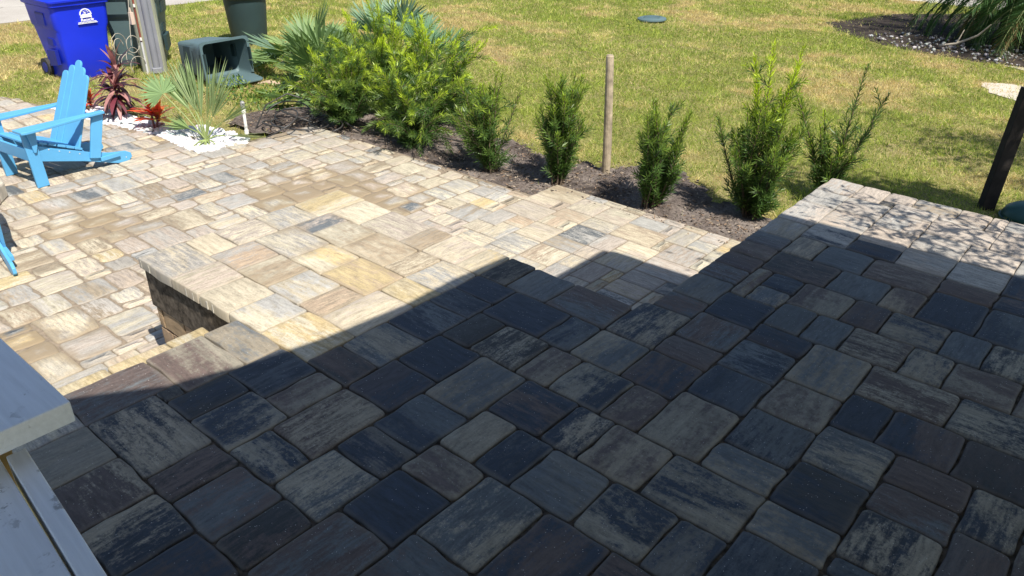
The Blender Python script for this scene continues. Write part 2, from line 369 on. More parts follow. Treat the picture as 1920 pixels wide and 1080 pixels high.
MU, OU, MV, OV = .1009 * .9043, .086 * .9043, .1037 * .9043, .04 * .9043
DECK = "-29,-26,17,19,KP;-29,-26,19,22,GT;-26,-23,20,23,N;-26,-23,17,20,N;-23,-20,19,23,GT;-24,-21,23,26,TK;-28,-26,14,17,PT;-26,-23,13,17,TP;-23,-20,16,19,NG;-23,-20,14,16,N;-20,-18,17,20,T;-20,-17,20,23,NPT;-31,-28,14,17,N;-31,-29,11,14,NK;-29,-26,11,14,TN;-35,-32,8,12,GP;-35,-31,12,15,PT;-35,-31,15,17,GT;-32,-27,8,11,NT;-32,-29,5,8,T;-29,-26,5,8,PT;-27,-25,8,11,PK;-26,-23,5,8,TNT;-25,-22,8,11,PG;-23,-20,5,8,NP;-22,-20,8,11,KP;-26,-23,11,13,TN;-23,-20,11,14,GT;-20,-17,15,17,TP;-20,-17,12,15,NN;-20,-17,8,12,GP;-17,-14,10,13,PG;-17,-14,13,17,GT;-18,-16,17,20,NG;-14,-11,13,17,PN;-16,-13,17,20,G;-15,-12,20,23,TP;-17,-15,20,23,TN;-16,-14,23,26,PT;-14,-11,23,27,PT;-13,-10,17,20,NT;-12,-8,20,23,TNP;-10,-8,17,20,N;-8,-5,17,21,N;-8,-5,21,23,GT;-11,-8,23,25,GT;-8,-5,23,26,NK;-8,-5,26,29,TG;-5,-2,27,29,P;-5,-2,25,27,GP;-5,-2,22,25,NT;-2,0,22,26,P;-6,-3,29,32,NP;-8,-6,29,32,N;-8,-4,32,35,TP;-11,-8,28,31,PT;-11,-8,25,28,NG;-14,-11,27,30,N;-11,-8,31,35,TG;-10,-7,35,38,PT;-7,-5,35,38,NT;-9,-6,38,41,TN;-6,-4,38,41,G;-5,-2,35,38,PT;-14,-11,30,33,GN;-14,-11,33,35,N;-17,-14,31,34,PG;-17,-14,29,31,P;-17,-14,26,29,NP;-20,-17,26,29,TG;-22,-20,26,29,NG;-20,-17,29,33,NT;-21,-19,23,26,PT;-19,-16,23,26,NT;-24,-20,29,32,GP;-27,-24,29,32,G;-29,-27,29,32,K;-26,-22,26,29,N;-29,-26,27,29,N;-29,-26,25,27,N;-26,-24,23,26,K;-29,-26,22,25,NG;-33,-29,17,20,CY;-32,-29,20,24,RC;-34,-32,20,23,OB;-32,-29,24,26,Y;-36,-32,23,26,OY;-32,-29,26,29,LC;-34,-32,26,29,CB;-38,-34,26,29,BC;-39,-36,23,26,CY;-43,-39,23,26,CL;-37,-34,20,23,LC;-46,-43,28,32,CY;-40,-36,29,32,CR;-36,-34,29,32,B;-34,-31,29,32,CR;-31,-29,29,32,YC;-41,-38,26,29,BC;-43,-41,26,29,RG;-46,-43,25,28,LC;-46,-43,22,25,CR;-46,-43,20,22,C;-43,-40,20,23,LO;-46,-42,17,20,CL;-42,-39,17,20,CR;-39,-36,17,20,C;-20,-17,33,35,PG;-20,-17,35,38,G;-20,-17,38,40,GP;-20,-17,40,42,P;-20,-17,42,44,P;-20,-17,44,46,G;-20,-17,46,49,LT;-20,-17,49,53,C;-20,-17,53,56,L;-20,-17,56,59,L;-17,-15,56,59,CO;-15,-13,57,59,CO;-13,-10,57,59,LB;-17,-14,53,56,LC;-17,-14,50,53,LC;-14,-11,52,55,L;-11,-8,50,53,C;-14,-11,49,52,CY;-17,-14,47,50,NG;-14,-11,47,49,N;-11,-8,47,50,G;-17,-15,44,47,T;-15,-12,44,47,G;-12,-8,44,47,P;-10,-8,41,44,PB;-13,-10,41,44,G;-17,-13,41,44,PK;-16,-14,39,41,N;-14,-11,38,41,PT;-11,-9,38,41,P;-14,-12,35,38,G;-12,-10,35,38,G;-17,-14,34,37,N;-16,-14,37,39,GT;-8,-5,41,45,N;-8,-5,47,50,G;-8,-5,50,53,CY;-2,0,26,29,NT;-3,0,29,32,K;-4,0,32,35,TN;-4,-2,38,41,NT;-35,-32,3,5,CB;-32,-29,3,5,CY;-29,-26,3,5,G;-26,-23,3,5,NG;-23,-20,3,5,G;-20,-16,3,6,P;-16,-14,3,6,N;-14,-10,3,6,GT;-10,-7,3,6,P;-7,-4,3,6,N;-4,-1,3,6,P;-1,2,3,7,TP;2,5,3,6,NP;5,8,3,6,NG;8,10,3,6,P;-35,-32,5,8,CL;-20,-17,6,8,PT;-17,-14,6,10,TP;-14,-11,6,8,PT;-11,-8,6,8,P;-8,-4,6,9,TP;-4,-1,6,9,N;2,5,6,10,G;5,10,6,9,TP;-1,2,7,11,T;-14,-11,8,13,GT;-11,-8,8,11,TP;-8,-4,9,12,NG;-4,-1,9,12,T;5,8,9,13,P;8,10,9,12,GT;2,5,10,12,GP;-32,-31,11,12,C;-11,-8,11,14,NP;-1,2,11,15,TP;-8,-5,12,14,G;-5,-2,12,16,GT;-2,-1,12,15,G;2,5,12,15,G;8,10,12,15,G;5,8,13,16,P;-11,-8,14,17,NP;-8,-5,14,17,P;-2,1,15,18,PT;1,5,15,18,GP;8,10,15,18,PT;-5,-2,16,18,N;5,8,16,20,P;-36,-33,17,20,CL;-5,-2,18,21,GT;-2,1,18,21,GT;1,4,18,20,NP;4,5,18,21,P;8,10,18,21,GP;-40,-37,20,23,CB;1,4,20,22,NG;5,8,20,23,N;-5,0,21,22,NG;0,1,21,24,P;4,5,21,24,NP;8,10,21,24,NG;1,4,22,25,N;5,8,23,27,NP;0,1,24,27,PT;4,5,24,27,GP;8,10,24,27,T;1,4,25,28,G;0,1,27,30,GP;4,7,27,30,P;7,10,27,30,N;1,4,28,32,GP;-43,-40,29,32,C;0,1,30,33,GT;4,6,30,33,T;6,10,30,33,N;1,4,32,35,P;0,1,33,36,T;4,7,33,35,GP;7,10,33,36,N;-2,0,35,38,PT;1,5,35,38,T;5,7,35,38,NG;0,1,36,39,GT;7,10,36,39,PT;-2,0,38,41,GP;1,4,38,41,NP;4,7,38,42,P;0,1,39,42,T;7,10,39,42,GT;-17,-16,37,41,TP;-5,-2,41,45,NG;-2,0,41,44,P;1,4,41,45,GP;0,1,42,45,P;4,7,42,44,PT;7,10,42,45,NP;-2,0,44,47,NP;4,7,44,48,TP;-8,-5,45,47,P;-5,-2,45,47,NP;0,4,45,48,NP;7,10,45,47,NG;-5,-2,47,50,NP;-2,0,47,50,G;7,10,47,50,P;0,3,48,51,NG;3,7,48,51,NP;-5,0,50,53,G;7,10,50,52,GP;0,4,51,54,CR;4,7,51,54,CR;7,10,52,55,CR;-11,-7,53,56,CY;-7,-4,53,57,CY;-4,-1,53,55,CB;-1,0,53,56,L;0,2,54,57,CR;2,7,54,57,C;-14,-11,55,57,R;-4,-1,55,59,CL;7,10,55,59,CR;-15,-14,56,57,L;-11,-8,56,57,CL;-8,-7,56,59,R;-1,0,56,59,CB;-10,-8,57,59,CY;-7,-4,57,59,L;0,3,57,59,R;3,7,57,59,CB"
up = Pavers(DSAND)
def deck_stain(x, y): return max(0, min(1, .16 * float(vnoise(x + 40, y + 13, 1.3)) + .42 * max(0, 1 - math.hypot(x + 3.5, y - 2.35) / .8)))
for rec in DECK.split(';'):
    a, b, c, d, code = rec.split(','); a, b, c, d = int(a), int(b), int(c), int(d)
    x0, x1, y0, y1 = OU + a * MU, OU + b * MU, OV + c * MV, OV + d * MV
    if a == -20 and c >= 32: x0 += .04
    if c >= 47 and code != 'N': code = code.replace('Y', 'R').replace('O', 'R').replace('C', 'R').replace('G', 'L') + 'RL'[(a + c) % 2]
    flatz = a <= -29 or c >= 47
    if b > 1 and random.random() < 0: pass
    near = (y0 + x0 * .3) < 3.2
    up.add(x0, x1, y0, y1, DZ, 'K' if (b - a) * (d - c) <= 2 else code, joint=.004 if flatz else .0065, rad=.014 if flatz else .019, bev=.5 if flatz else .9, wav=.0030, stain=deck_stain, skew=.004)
# bedding sand and structure below the pavers, lying a few millimetres lower than the joints
def X(a): return OU + a * MU
def Y(a): return OV + a * MV
ex = MB()
ex.box(X(-20) + .06, X(10), Y(3), Y(59) - .02, DZ - .30, DZ - .017, mi=1)
ex.box(X(-35) + .02, X(-20) + .06, Y(3), Y(32) - .02, DZ - .301, DZ - .0175, mi=1)
ex.box(X(-46) + .02, X(-35) + .02, Y(17) + .02, Y(32) - .02, DZ - .302, DZ - .018, mi=1)
# moulded spacer ribs on the exposed edges of the cap pavers
x = X(-46) + .03
while x < X(-35) - .02:
    w = random.choice((.006, .010)); ex.box(x, x + w, Y(17) + .001, Y(17) + .012, DZ - .058, DZ - .012, col=(.5, .47, .4), mi=0); x += random.uniform(.055, .085)
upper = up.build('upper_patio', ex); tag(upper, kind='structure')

# lower patio: the same three stone sizes in a random lay
PATIO = [(-11.3, 3.35), (-10.2, 3.56), (-9.4, 3.66), (-8.45, 3.88), (-7.56, 3.86), (-7.50, 5.22), (-6.0, 5.28), (-4.23, 5.30), (-4.23, 5.68), (-1.62, 5.68),
         (-1.62, 3.0), (-4.1, 3.0), (-4.1, 1.65), (-3.3, 1.65), (-3.3, -.5), (-11.3, -.5)]
lo = Pavers(); ms = .1012
i0, i1, j0, j1 = -112, -19, -5, 56
xs = (np.arange(i0, i1) + .5) * ms; ys = (np.arange(j0, j1) + .5) * ms
XX, YY = np.meshgrid(xs, ys, indexing='ij'); ok = inpoly(XX.ravel(), YY.ravel(), PATIO).reshape(XX.shape)
rr = random.Random(12); used = ~ok
def stain_lo(x, y):
    s = 0.0
    for bx, by, br, k in ((-5.75, 4.05, .8, 1.0), (-5.2, 4.3, .5, .9), (-6.55, 2.35, .55, .8), (-7.0, 2.4, .35, .7), (-5.0, 1.15, .6, .75), (-6.4, 3.8, .4, .3), (-4.9, .5, .7, .8)):
        d = math.hypot(x - bx, (y - by) * 1.2) / br
        s = max(s, k * max(0, 1 - d * d * .7))
    return min(1, s * .95 + .03)
pal_lo = ['C', 'CL', 'CR', 'RC', 'L', 'LC', 'LR', 'RL', 'CO', 'R', 'LB', 'CY', 'BC', 'RL', 'C', 'LC', 'CR', 'CL', 'RL', 'LR', 'CL', 'CO', 'R', 'CB', 'LG', 'CL', 'RC', 'LB']
for j in range(ok.shape[1]):
    for i in range(ok.shape[0]):
        if used[i, j]: continue
        s = [(3, 3), (3, 2), (2, 3), (3, 2), (2, 2), (4, 3), (3, 3)]; rr.shuffle(s); s += [(2, 2), (2, 1), (1, 2), (1, 1)]
        for a, b in s:
            if i + a <= ok.shape[0] and j + b <= ok.shape[1] and not used[i:i + a, j:j + b].any(): break
        used[i:i + a, j:j + b] = True
        if a * b == 1: continue
        x0 = (i0 + i) * ms; y0 = (j0 + j) * ms
        old = x0 < -4.8
        lo.add(x0, x0 + a * ms, y0, y0 + b * ms, PZ, rr.choice(pal_lo), joint=.015 if old else .007, rad=.030 if old else .014, wav=.006 if old else .002, stain=stain_lo, skew=.012 if old else .004, bev=.8 if old else .5)
exl = MB()
exl.prism([(p[0], p[1]) for p in PATIO], PZ - .2, PZ - .0085, 'z', mi=1)
lower = lo.build('lower_patio', exl); tag(lower, kind='structure')

# retaining walls of split blocks under the cap pavers
def wall(segs, label, courses=4, seed=1, steps=None):
    r = random.Random(seed); root = empty('retaining_wall', (segs[0][0][0], segs[0][0][1], PZ))
    tag(root, label, 'retaining wall')
    mb = MB(); off = Vector(root.location)
    for (ax, ay), (bx, by) in segs:
        L = math.hypot(bx - ax, by - ay); dx, dy = (bx - ax) / L, (by - ay) / L; nx, ny = dy, -dx     # outward normal
        h = (DZ - .062 - PZ + .07) / courses
        for c in range(courses):
            t = -r.uniform(0, .2) if c else 0
            while t < L:
                w = r.choice((.30, .42, .24, .36)); a, b = max(t, 0) + .007, min(t + w, L) - .007
                if b - a > .02:
                    z0 = PZ - .07 + c * h + .003; z1 = z0 + h - .016; n = 7
                    col = jit(r.choice([(.30, .215, .14), (.36, .26, .16), (.24, .18, .13), (.28, .20, .13)]), .15)
                    # a gently irregular split face
                    grid = []
                    for q in range(4):
                        for p in range(n):
                            s_ = a + (b - a) * p / (n - 1); zz = z0 + (z1 - z0) * q / 3
                            edge = p in (0, n - 1) or q in (0, 3)
                            o = r.uniform(-.0012, .0012) + (.0 if edge else .004)
                            s2 = s_ + (r.uniform(-.006, .006) if q in (0, 3) and not p in (0, n - 1) else 0); z2 = zz + (r.uniform(-.005, .005) if edge else 0)
                            grid.append(Vector((ax + dx * s2 + nx * o, ay + dy * s2 + ny * o, z2)) - off)
                    back = [Vector((ax + dx * s_ - nx * .12, ay + dy * s_ - ny * .12, zz)) - off for s_, zz in ((a, z0), (b, z0), (b, z1), (a, z1))]
                    k = mb.add(grid + back, [(q * n + p, q * n + p + 1, (q + 1) * n + p + 1, (q + 1) * n + p) for q in range(3) for p in range(n - 1)], col)
                    B = 4 * n
                    mb.f += [tuple(k + i for i in f) for f in ((B, B + 1, B + 2, B + 3), (*range(3 * n, 4 * n), B + 2, B + 3), (*range(n - 1, -1, -1), B, B + 1),
                             (0, n, 2 * n, 3 * n, B + 3, B), (n - 1, B + 1, B + 2, 4 * n - 1, 3 * n - 1, 2 * n - 1))]
                    mb.mi += [0] * 5
                t += w
    mb.build('block_course', BLOCK, root)
    return root
wall([((X(-46) + .035, Y(17) + .03), (X(-35) + .03, Y(17) + .03)), ((X(-20) + .05, Y(32) - .03), (X(-46) + .035, Y(32) - .03)), ((X(-46) + .035, Y(32) - .03), (X(-46) + .035, Y(17) + .03))],
     'brown split block wall under the raised patio corner beside the steps', 4, 3)
wall([((X(10), Y(59) - .03), (X(-20) + .075, Y(59) - .03)), ((X(-20) + .075, Y(59) - .03), (X(-20) + .075, Y(32) - .03))],
     'low block wall under the far patio wing next to the shrub bed', 4, 5)
# two treads going down from the upper patio edge
for k, (xa, xb, z, lab, cc) in enumerate(((-3.484, -3.12, DZ - .185, 'upper stone step with yellow paver edge below the raised patio', 'Y'), (-3.777, -3.489, DZ - .37, 'second grey stone step below the yellow edged one', 'LG'), (-4.07, -3.782, DZ - .555, 'lowest stone step just above the lower patio beside the dark wall', 'LP'))):
    st = Pavers(); y = -.6
    while y < Y(17) - .02:
        w = random.choice((.3, .405, .2)); y2 = min(y + w, Y(17) - .005)
        st.add(xa, xb, y, y2, z, cc if k else random.choice(('Y', 'Y', 'YC')), joint=.006, rad=.012, wav=.003, flat=True, stain=.1, bev=.7); y = y2
    e2 = MB(); e2.box(xa + .03, xb, -.6, Y(17) - .006, PZ + .002 * (k + 1), z - .02, mi=0, col=(.3, .24, .17))
    o = st.build('patio_step', e2); tag(o, lab, 'step', 'steps down to the lower patio')
riser = MB(); riser.box(X(-35) + .03, X(-35) + .12, .2, Y(17), DZ - .30, DZ - .062, col=(.3, .24, .17))
ro = riser.build('step_riser', BLOCK); tag(ro, 'narrow brown block riser under the raised patio edge above the yellow step', 'riser')

# ---------------------------------------------------------------- ground, road, soil
def ground_mat():
    t = NT('lawn soil and thatch'); tc = t.n('TexCoord').outputs['Object']
    n1 = t.noise(tc, .55, 5, .6); n2 = t.noise(tc, 5, 6, .7); n3 = t.noise(tc, 60, 4, .7)
    c = t.ramp(n1, [(.35, (.20, .20, .06)), (.55, (.27, .24, .10)), (.7, (.32, .25, .14))])
    c = t.mix(1.0, c, t.ramp(n2, [(.3, .7), (.7, 1.2)]), 'MULTIPLY'); c = t.mix(1.0, c, t.ramp(n3, [(.3, .55), (.7, 1.35)]), 'MULTIPLY')
    return t.done(t.pbr(c, .95, n3, .8, .02, .1))
gm = MB(); gm.add([(-160, -120, GZ), (120, -120, GZ), (120, 160, GZ), (-160, 160, GZ)], [(0, 1, 2, 3)])
ground = gm.build('ground', ground_mat()); tag(ground, kind='structure')
def road_mat():
    t = NT('pale worn asphalt'); tc = t.n('TexCoord').outputs['Object']
    n = t.noise(tc, 1.2, 5, .6); s = t.noise(tc, 120, 3, .8); c = t.ramp(n, [(.3, (.36, .33, .29)), (.7, (.45, .42, .375))])
    c = t.mix(1.0, c, t.ramp(s, [(.3, .75), (.7, 1.2)]), 'MULTIPLY')
    cr = t.n('TexVoronoi', feature='DISTANCE_TO_EDGE'); cr.inputs['Scale'].default_value = .5; t.l(tc, cr.inputs['Vector'])
    c = t.mix(t.ramp(cr.outputs['Distance'], [(.004, .7), (.012, 0.0)]), c, (.16, .14, .12))
    return t.done(t.pbr(c, .9, s, .4, .006, .3))
ROADM = road_mat()
def sheet(name, pts, z, mat, kind='structure', jag=0.0, step=.25, seed=0):
    r = random.Random(seed); out = []
    for i, p in enumerate(pts):
        q = pts[(i + 1) % len(pts)]; L = math.hypot(q[0] - p[0], q[1] - p[1]); n = max(1, int(L / step)) if jag else 1
        for k in range(n):
            t = k / n; out.append((p[0] + (q[0] - p[0]) * t + r.uniform(-jag, jag), p[1] + (q[1] - p[1]) * t + r.uniform(-jag, jag), z))
    m = MB(); m.add(out, [tuple(range(len(out)))]); o = m.build(name, mat); tag(o, kind=kind); return o
sheet('road', [(-24.5, -60), (-17.0, -60), (-17.02, 5.3), (-16.75, 9.4), (-16.4, 16), (-15, 60), (-23, 60)], GZ + .004, ROADM, jag=.03, step=.5)
sheet('path', [(-30, 21.6), (-5.5, 21.0), (3, 21.0), (20, 21.4), (20, 23.5), (-30, 23.5)], GZ + .008, ROADM, jag=.03, step=.5, seed=2)

SOILP = [(-8.6, 5.0), (-8.3, 5.7), (-7.3, 6.1), (-6.5, 6.75), (-5.9, 6.35), (-5.25, 6.5), (-4.75, 6.25), (-4.3, 6.5), (-3.85, 6.9), (-3.3, 6.75), (-2.95, 6.35), (-2.5, 6.35), (-1.9, 6.25), (-1.5, 5.9), (-1.55, 5.5), (-4.1, 5.5), (-4.3, 5.22), (-7.4, 5.15), (-7.6, 4.75), (-8.3, 4.6)]
def soil_mat():
    t = NT('sandy garden soil'); tc = t.n('TexCoord').outputs['Object']
    n = t.noise(tc, 2.2, 6, .65); s = t.noise(tc, 38, 5, .75)
    c = t.ramp(n, [(.35, (.070, .056, .048)), (.5, (.165, .135, .117)), (.68, (.29, .245, .215))])
    c = t.mix(1.0, c, t.ramp(s, [(.3, .5), (.7, 1.45)]), 'MULTIPLY')
    return t.done(t.pbr(c, .95, t.math('ADD', n, t.math('MULTIPLY', s, .6)), 1.0, .05, .1))
SOILM = soil_mat()
# a fine grid clipped to the bed outline, with clods and planting hollows
def soil_grid(name, poly, z, amp, mat, st=.05, jag=.12):
    px = [p[0] for p in poly]; py = [p[1] for p in poly]
    gx = np.arange(min(px) - .2, max(px) + .2, st); gy = np.arange(min(py) - .2, max(py) + .2, st)
    A, B = np.meshgrid(gx, gy, indexing='ij')
    ja = (vnoise(A + 9, B, .35) - .5) * jag * 2; jb = (vnoise(A, B + 31, .3) - .5) * jag * 2
    ins = inpoly((A + ja).ravel(), (B + jb).ravel(), poly).reshape(A.shape)
    hgt = z + amp * (vnoise(A, B, .45) - .4) + amp * .7 * (vnoise(A + 7, B, .16) - .5) + amp * .5 * (vnoise(A, B + 5, .07) - .5)
    m = MB(); idx = {}
    for i in range(A.shape[0]):
        for j in range(A.shape[1]):
            if ins[i, j]: idx[i, j] = len(m.v); zc = min(hgt[i, j], PZ - .02 if B[i, j] < 5.9 else 9); m.v.append((A[i, j], B[i, j], max(GZ + .005, zc))); m.c.append((1, 1, 1))
    for (i, j) in idx:
        q = [(i, j), (i + 1, j), (i + 1, j + 1), (i, j + 1)]
        if all(k in idx for k in q): m.f.append(tuple(idx[k] for k in q)); m.mi.append(0)
    o = m.build(name, mat, smooth=True); tag(o, kind='structure'); return o
soil_grid('soil_bed', SOILP, GZ + .035, .06, SOILM)

# bark crumbs, twigs and dead needles on the bed
def scatter(n, poly):
    px = [p[0] for p in poly]; py = [p[1] for p in poly]
    x = rng.uniform(min(px), max(px), n * 4); y = rng.uniform(min(py), max(py), n * 4); k = inpoly(x, y, poly)
    return x[k][:n], y[k][:n]
x, y = scatter(7000, SOILP); n = len(x)
D = unit(np.stack([rng.normal(size=n), rng.normal(size=n), rng.normal(size=n) * .15], 1)); P = np.stack([x, y, np.full(n, GZ + .045) + rng.uniform(-.02, .03, n)], 1)
cc = np.array([(.22, .15, .10), (.09, .065, .05), (.34, .28, .21), (.16, .14, .12)])[rng.integers(0, 4, n)]
lit = quads('mulch', mat_leaf('mulch bits', .9, .0, .1), P, D, rand_side(D), rng.uniform(.012, .06, n), rng.uniform(.005, .016, n), cc, fold=.3)
tag(lit, 'dark twigs and bark crumbs scattered over the soil bed around the shrubs', 'mulch', kind='stuff')

# bed under the date palm and bare sandy patches
PALMBED = [(-5.9, 16.5), (-5.0, 15.6), (-4.0, 15.05), (-3.0, 14.9), (-1.6, 14.8), (3, 15.0), (3, 21), (-3.5, 20.5), (-5.2, 18.8)]
SHADEBEDM = mat_plain('bed soil darkened for palm shade', (.045, .036, .030), .95, .5, 5, .8, 40, .1)  # soil colour darkened to carry the date palm's shade
sheet('shaded_palm_bed', PALMBED, GZ + .006, SHADEBEDM, jag=.06, seed=5)
SANDM = mat_plain('dry sand', (.50, .44, .36), .95, .15, 8, .6, 150, .2)
sheet('sand_path', [(-2.25, 13.3), (-1.9, 13.55), (-1.4, 13.5), (-1.2, 13.1), (-1.3, 12.6), (-1.6, 12.5), (-2.05, 12.75)], GZ + .0105, SANDM, jag=.04, step=.15, seed=8)
sheet('sand_verge', [(-2.3, 14.85), (-1.9, 14.85), (-.5, 14.75), (2, 14.8), (2, 14.3), (-1.2, 14.45), (-1.9, 14.6)], GZ + .0125, SANDM, jag=.05, step=.2, seed=9)

# ---------------------------------------------------------------- grass
STONEP = [(-10.45, 3.52), (-10.25, 3.92), (-9.6, 4.02), (-8.62, 4.12), (-8.35, 4.42), (-7.75, 4.50), (-7.47, 4.42), (-7.5, 3.84), (-8.45, 3.86), (-9.4, 3.64)]
fwd2 = np.array([-sin(HEAD), cos(HEAD)])
def make_grass(N, seed):
    g = np.random.default_rng(seed)
    # sample in a fan in front of the camera, denser near
    r = np.sqrt(g.uniform(4.2 ** 1.5, 27.0 ** 1.5, N) ** (2 / 1.5)) if False else (g.uniform(0, 1, N) * (27.0 ** 1.35 - 4.2 ** 1.35) + 4.2 ** 1.35) ** (1 / 1.35)
    th = HEAD + g.uniform(-.66, .68, N)
    x = -np.sin(th) * r; y = np.cos(th) * r
    x = -np.sin(th) * r
    bad = inpoly(x, y, PATIO) | ((x > -1.7) & (y < 5.55)) | (x > -4.7) & (y < 5) | (x < -16.85 + .02 * y) | ((y > 21.05))
    jx = (g.random(N) - .5) * .35; jy = (g.random(N) - .5) * .35
    insoil = inpoly(x + jx * .6, y + jy * .6, SOILP); bad |= insoil & (g.random(N) > .012)
    bad |= inpoly(x + jx, y + jy, STONEP) & (g.random(N) > .004)
    bad |= inpoly(x + jx, y + jy, PALMBED) & (g.random(N) > .03)
    bad |= inpoly(x + jx * .5, y + jy * .5, [(-2.25, 13.3), (-1.9, 13.6), (-1.3, 13.5), (-1.1, 13.0), (-1.3, 12.5), (-2.05, 12.7)]) & (g.random(N) > .25)
    # thin, worn turf between pole, bins and stone bed
    thin = ((x < -7.6) & (y < 5.4) & (x > -11)); bad |= thin & (g.random(N) > .45)
    x, y, r = x[~bad], y[~bad], r[~bad]; n = len(x)
    dry = .55 * vnoise(x, y, 1.1) + .45 * vnoise(x + 50, y + 20, .33)          # 0 lush .. 1 dry
    dry += .10 * ((x < -7) & (y < 5.5))
    lush = vnoise(x + 13, y + 77, 2.3)
    rnd = g.random(n)
    green = np.array((.30, .37, .075)); lime = np.array((.47, .52, .11)); straw = np.array((.66, .57, .27)); brown = np.array((.46, .33, .19)); deep = np.array((.12, .19, .04))
    C = green + (lime - green) * rnd[:, None]
    k = (rnd * .9 + dry * 1.25 > 1.12)[:, None]; C = np.where(k, straw * g.uniform(.75, 1.15, (n, 1)), C)
    k = ((g.random(n) < .75) & (dry > .66))[:, None]; C = np.where(k, brown + (straw - brown) * g.random((n, 1)), C)
    k = ((g.random(n) < .40) & (dry < .55))[:, None]; C = np.where(k, deep + (green - deep) * g.random((n, 1)), C)
    C = C * g.uniform(.8, 1.15, (n, 1))
    az = g.uniform(0, 2 * pi, n); el = np.where(g.random(n) < .45, g.uniform(.1, .6, n), g.uniform(.6, 1.4, n))
    D = np.stack([np.cos(az) * np.cos(el), np.sin(az) * np.cos(el), np.sin(el)], 1)
    near_edge = (x > -2.4) & (y < 7.2)
    tuft = vnoise(x + 3, y + 91, .14); C = C * (.78 + .45 * tuft)[:, None]; L = g.uniform(.028, .068, n) * (.55 + .95 * tuft) * (1 + .35 * lush) * np.where(near_edge, 1.9, 1.0)
    Wd = g.uniform(.004, .0075, n) * np.clip(r / 8, .9, 2.2)
    S = unit(np.cross(D, g.normal(size=(n, 3))))
    P = np.stack([x, y, np.full(n, GZ)], 1)
    V = np.empty((n, 3, 3), np.float32); V[:, 0] = P - S * Wd[:, None] * .5; V[:, 1] = P + S * Wd[:, None] * .5; V[:, 2] = P + D * L[:, None] + S * g.uniform(-.3, .3, (n, 1)) * Wd[:, None]
    return V.reshape(-1, 3), np.repeat(C, 3, axis=0)
V, C = make_grass(900000, 5)
gr = raw('grass', GRASS, V, 3, C); tag(gr, 'short yellow green lawn grass with dry straw patches', 'grass', kind='stuff')

# ---------------------------------------------------------------- white stones
def stones(n, poly, r0, r1, cols, z, name, mat, seed):
    g = np.random.default_rng(seed); px = [p[0] for p in poly]; py = [p[1] for p in poly]
    x = g.uniform(min(px), max(px), n * 4); y = g.uniform(min(py), max(py), n * 4); k = inpoly(x, y, poly); x, y = x[k][:n], y[k][:n]
    bm = bmesh.new(); bmesh.ops.create_icosphere(bm, subdivisions=1, radius=1); bv = np.array([v.co[:] for v in bm.verts]); bf = [[v.index for v in f.verts] for f in bm.faces]; bm.free()
    m = MB()
    for i in range(len(x)):
        s = g.uniform(r0, r1) * g.uniform(.65, 1.2, 3); s[2] *= .7; v = bv * g.uniform(.82, 1.15, (len(bv), 1)) * s
        a = g.uniform(0, 6.28); ca, sa = cos(a), sin(a); v = np.stack([v[:, 0] * ca - v[:, 1] * sa, v[:, 0] * sa + v[:, 1] * ca, v[:, 2]], 1) + (x[i], y[i], z + g.uniform(-.01, .025))
        c = cols[g.integers(0, len(cols))]; m.add(v, bf, tuple(c[q] * g.uniform(.9, 1.05) for q in range(3)))
    return m.build(name, mat, smooth=False)
STONEM = mat_col('white marble chips', .6, 60, .2, .08)
sheet('planting_strip', STONEP, GZ + .009, SOILM, jag=.02, seed=3)
o = stones(1900, STONEP, .018, .05, [(.66, .65, .63), (.74, .73, .72), (.56, .55, .54)], GZ + .035, 'gravel', STONEM, 3)
tag(o, 'white marble chips filling the narrow planting bed along the patio edge', 'gravel', kind='stuff')
o = stones(420, [(-4.9, 15.7), (-4.0, 15.1), (-3.0, 14.95), (-1.6, 14.85), (0, 14.9), (0, 16.4), (-3, 16.6), (-4.4, 16.6)], .015, .04, [(.40, .39, .38), (.25, .24, .23), (.12, .115, .11)], GZ + .02, 'gravel', STONEM, 4)  # pebble colours lowered to stand in for the palm's shadow
tag(o, 'grey and white pebbles, darkened as in shade, in the bed under the date palm', 'gravel', kind='stuff')

# ---------------------------------------------------------------- yew-like shrubs
def shoot_path(p, d, L, n=7, droop=0.0, wig=.12):
    pts = [np.array(p, float)]; d = np.array(d, float); d /= np.linalg.norm(d)
    for i in range(n):
        d = d + rng.normal(size=3) * wig / n * 2 + np.array((0, 0, -droop)) / n; d /= np.linalg.norm(d)
        pts.append(pts[-1] + d * L / n)
    return np.array(pts)
def leaves_along(path, spacing, l0, l1, w, age, ang=.85, start=0.0):
    seg = np.diff(path, axis=0); ln = np.linalg.norm(seg, axis=1); tot = ln.sum(); n = max(3, int(tot / spacing))
    t = (np.arange(n) + rng.random(n)) / n; t = start + (1 - start) * t
    cum = np.concatenate([[0], np.cumsum(ln)]) / tot; i = np.clip(np.searchsorted(cum, t) - 1, 0, len(seg) - 1)
    f = (t - cum[i]) / (cum[i + 1] - cum[i] + 1e-9); P = path[i] + seg[i] * f[:, None]; T = unit(seg[i])
    a = np.arange(n) * 2.4 + rng.uniform(0, 6) ; r = np.cross(T, np.array((.3, .2, .9))); r = unit(r); b = np.cross(T, r)
    O = r * np.cos(a)[:, None] + b * np.sin(a)[:, None]
    an = ang * (1 - .35 * t[:, None] ** 3) + rng.uniform(-.2, .2, (n, 1))
    D = unit(T * np.cos(an) + O * np.sin(an)); S = unit(np.cross(D, T + .2 * rng.normal(size=(n, 3))))
    L = rng.uniform(l0, l1, n) * (1 - .35 * (t > .93)); W = np.full(n, w)
    young = np.clip((t - .45) * 1.6, 0, 1) * age
    return P, D, S, L, W, young
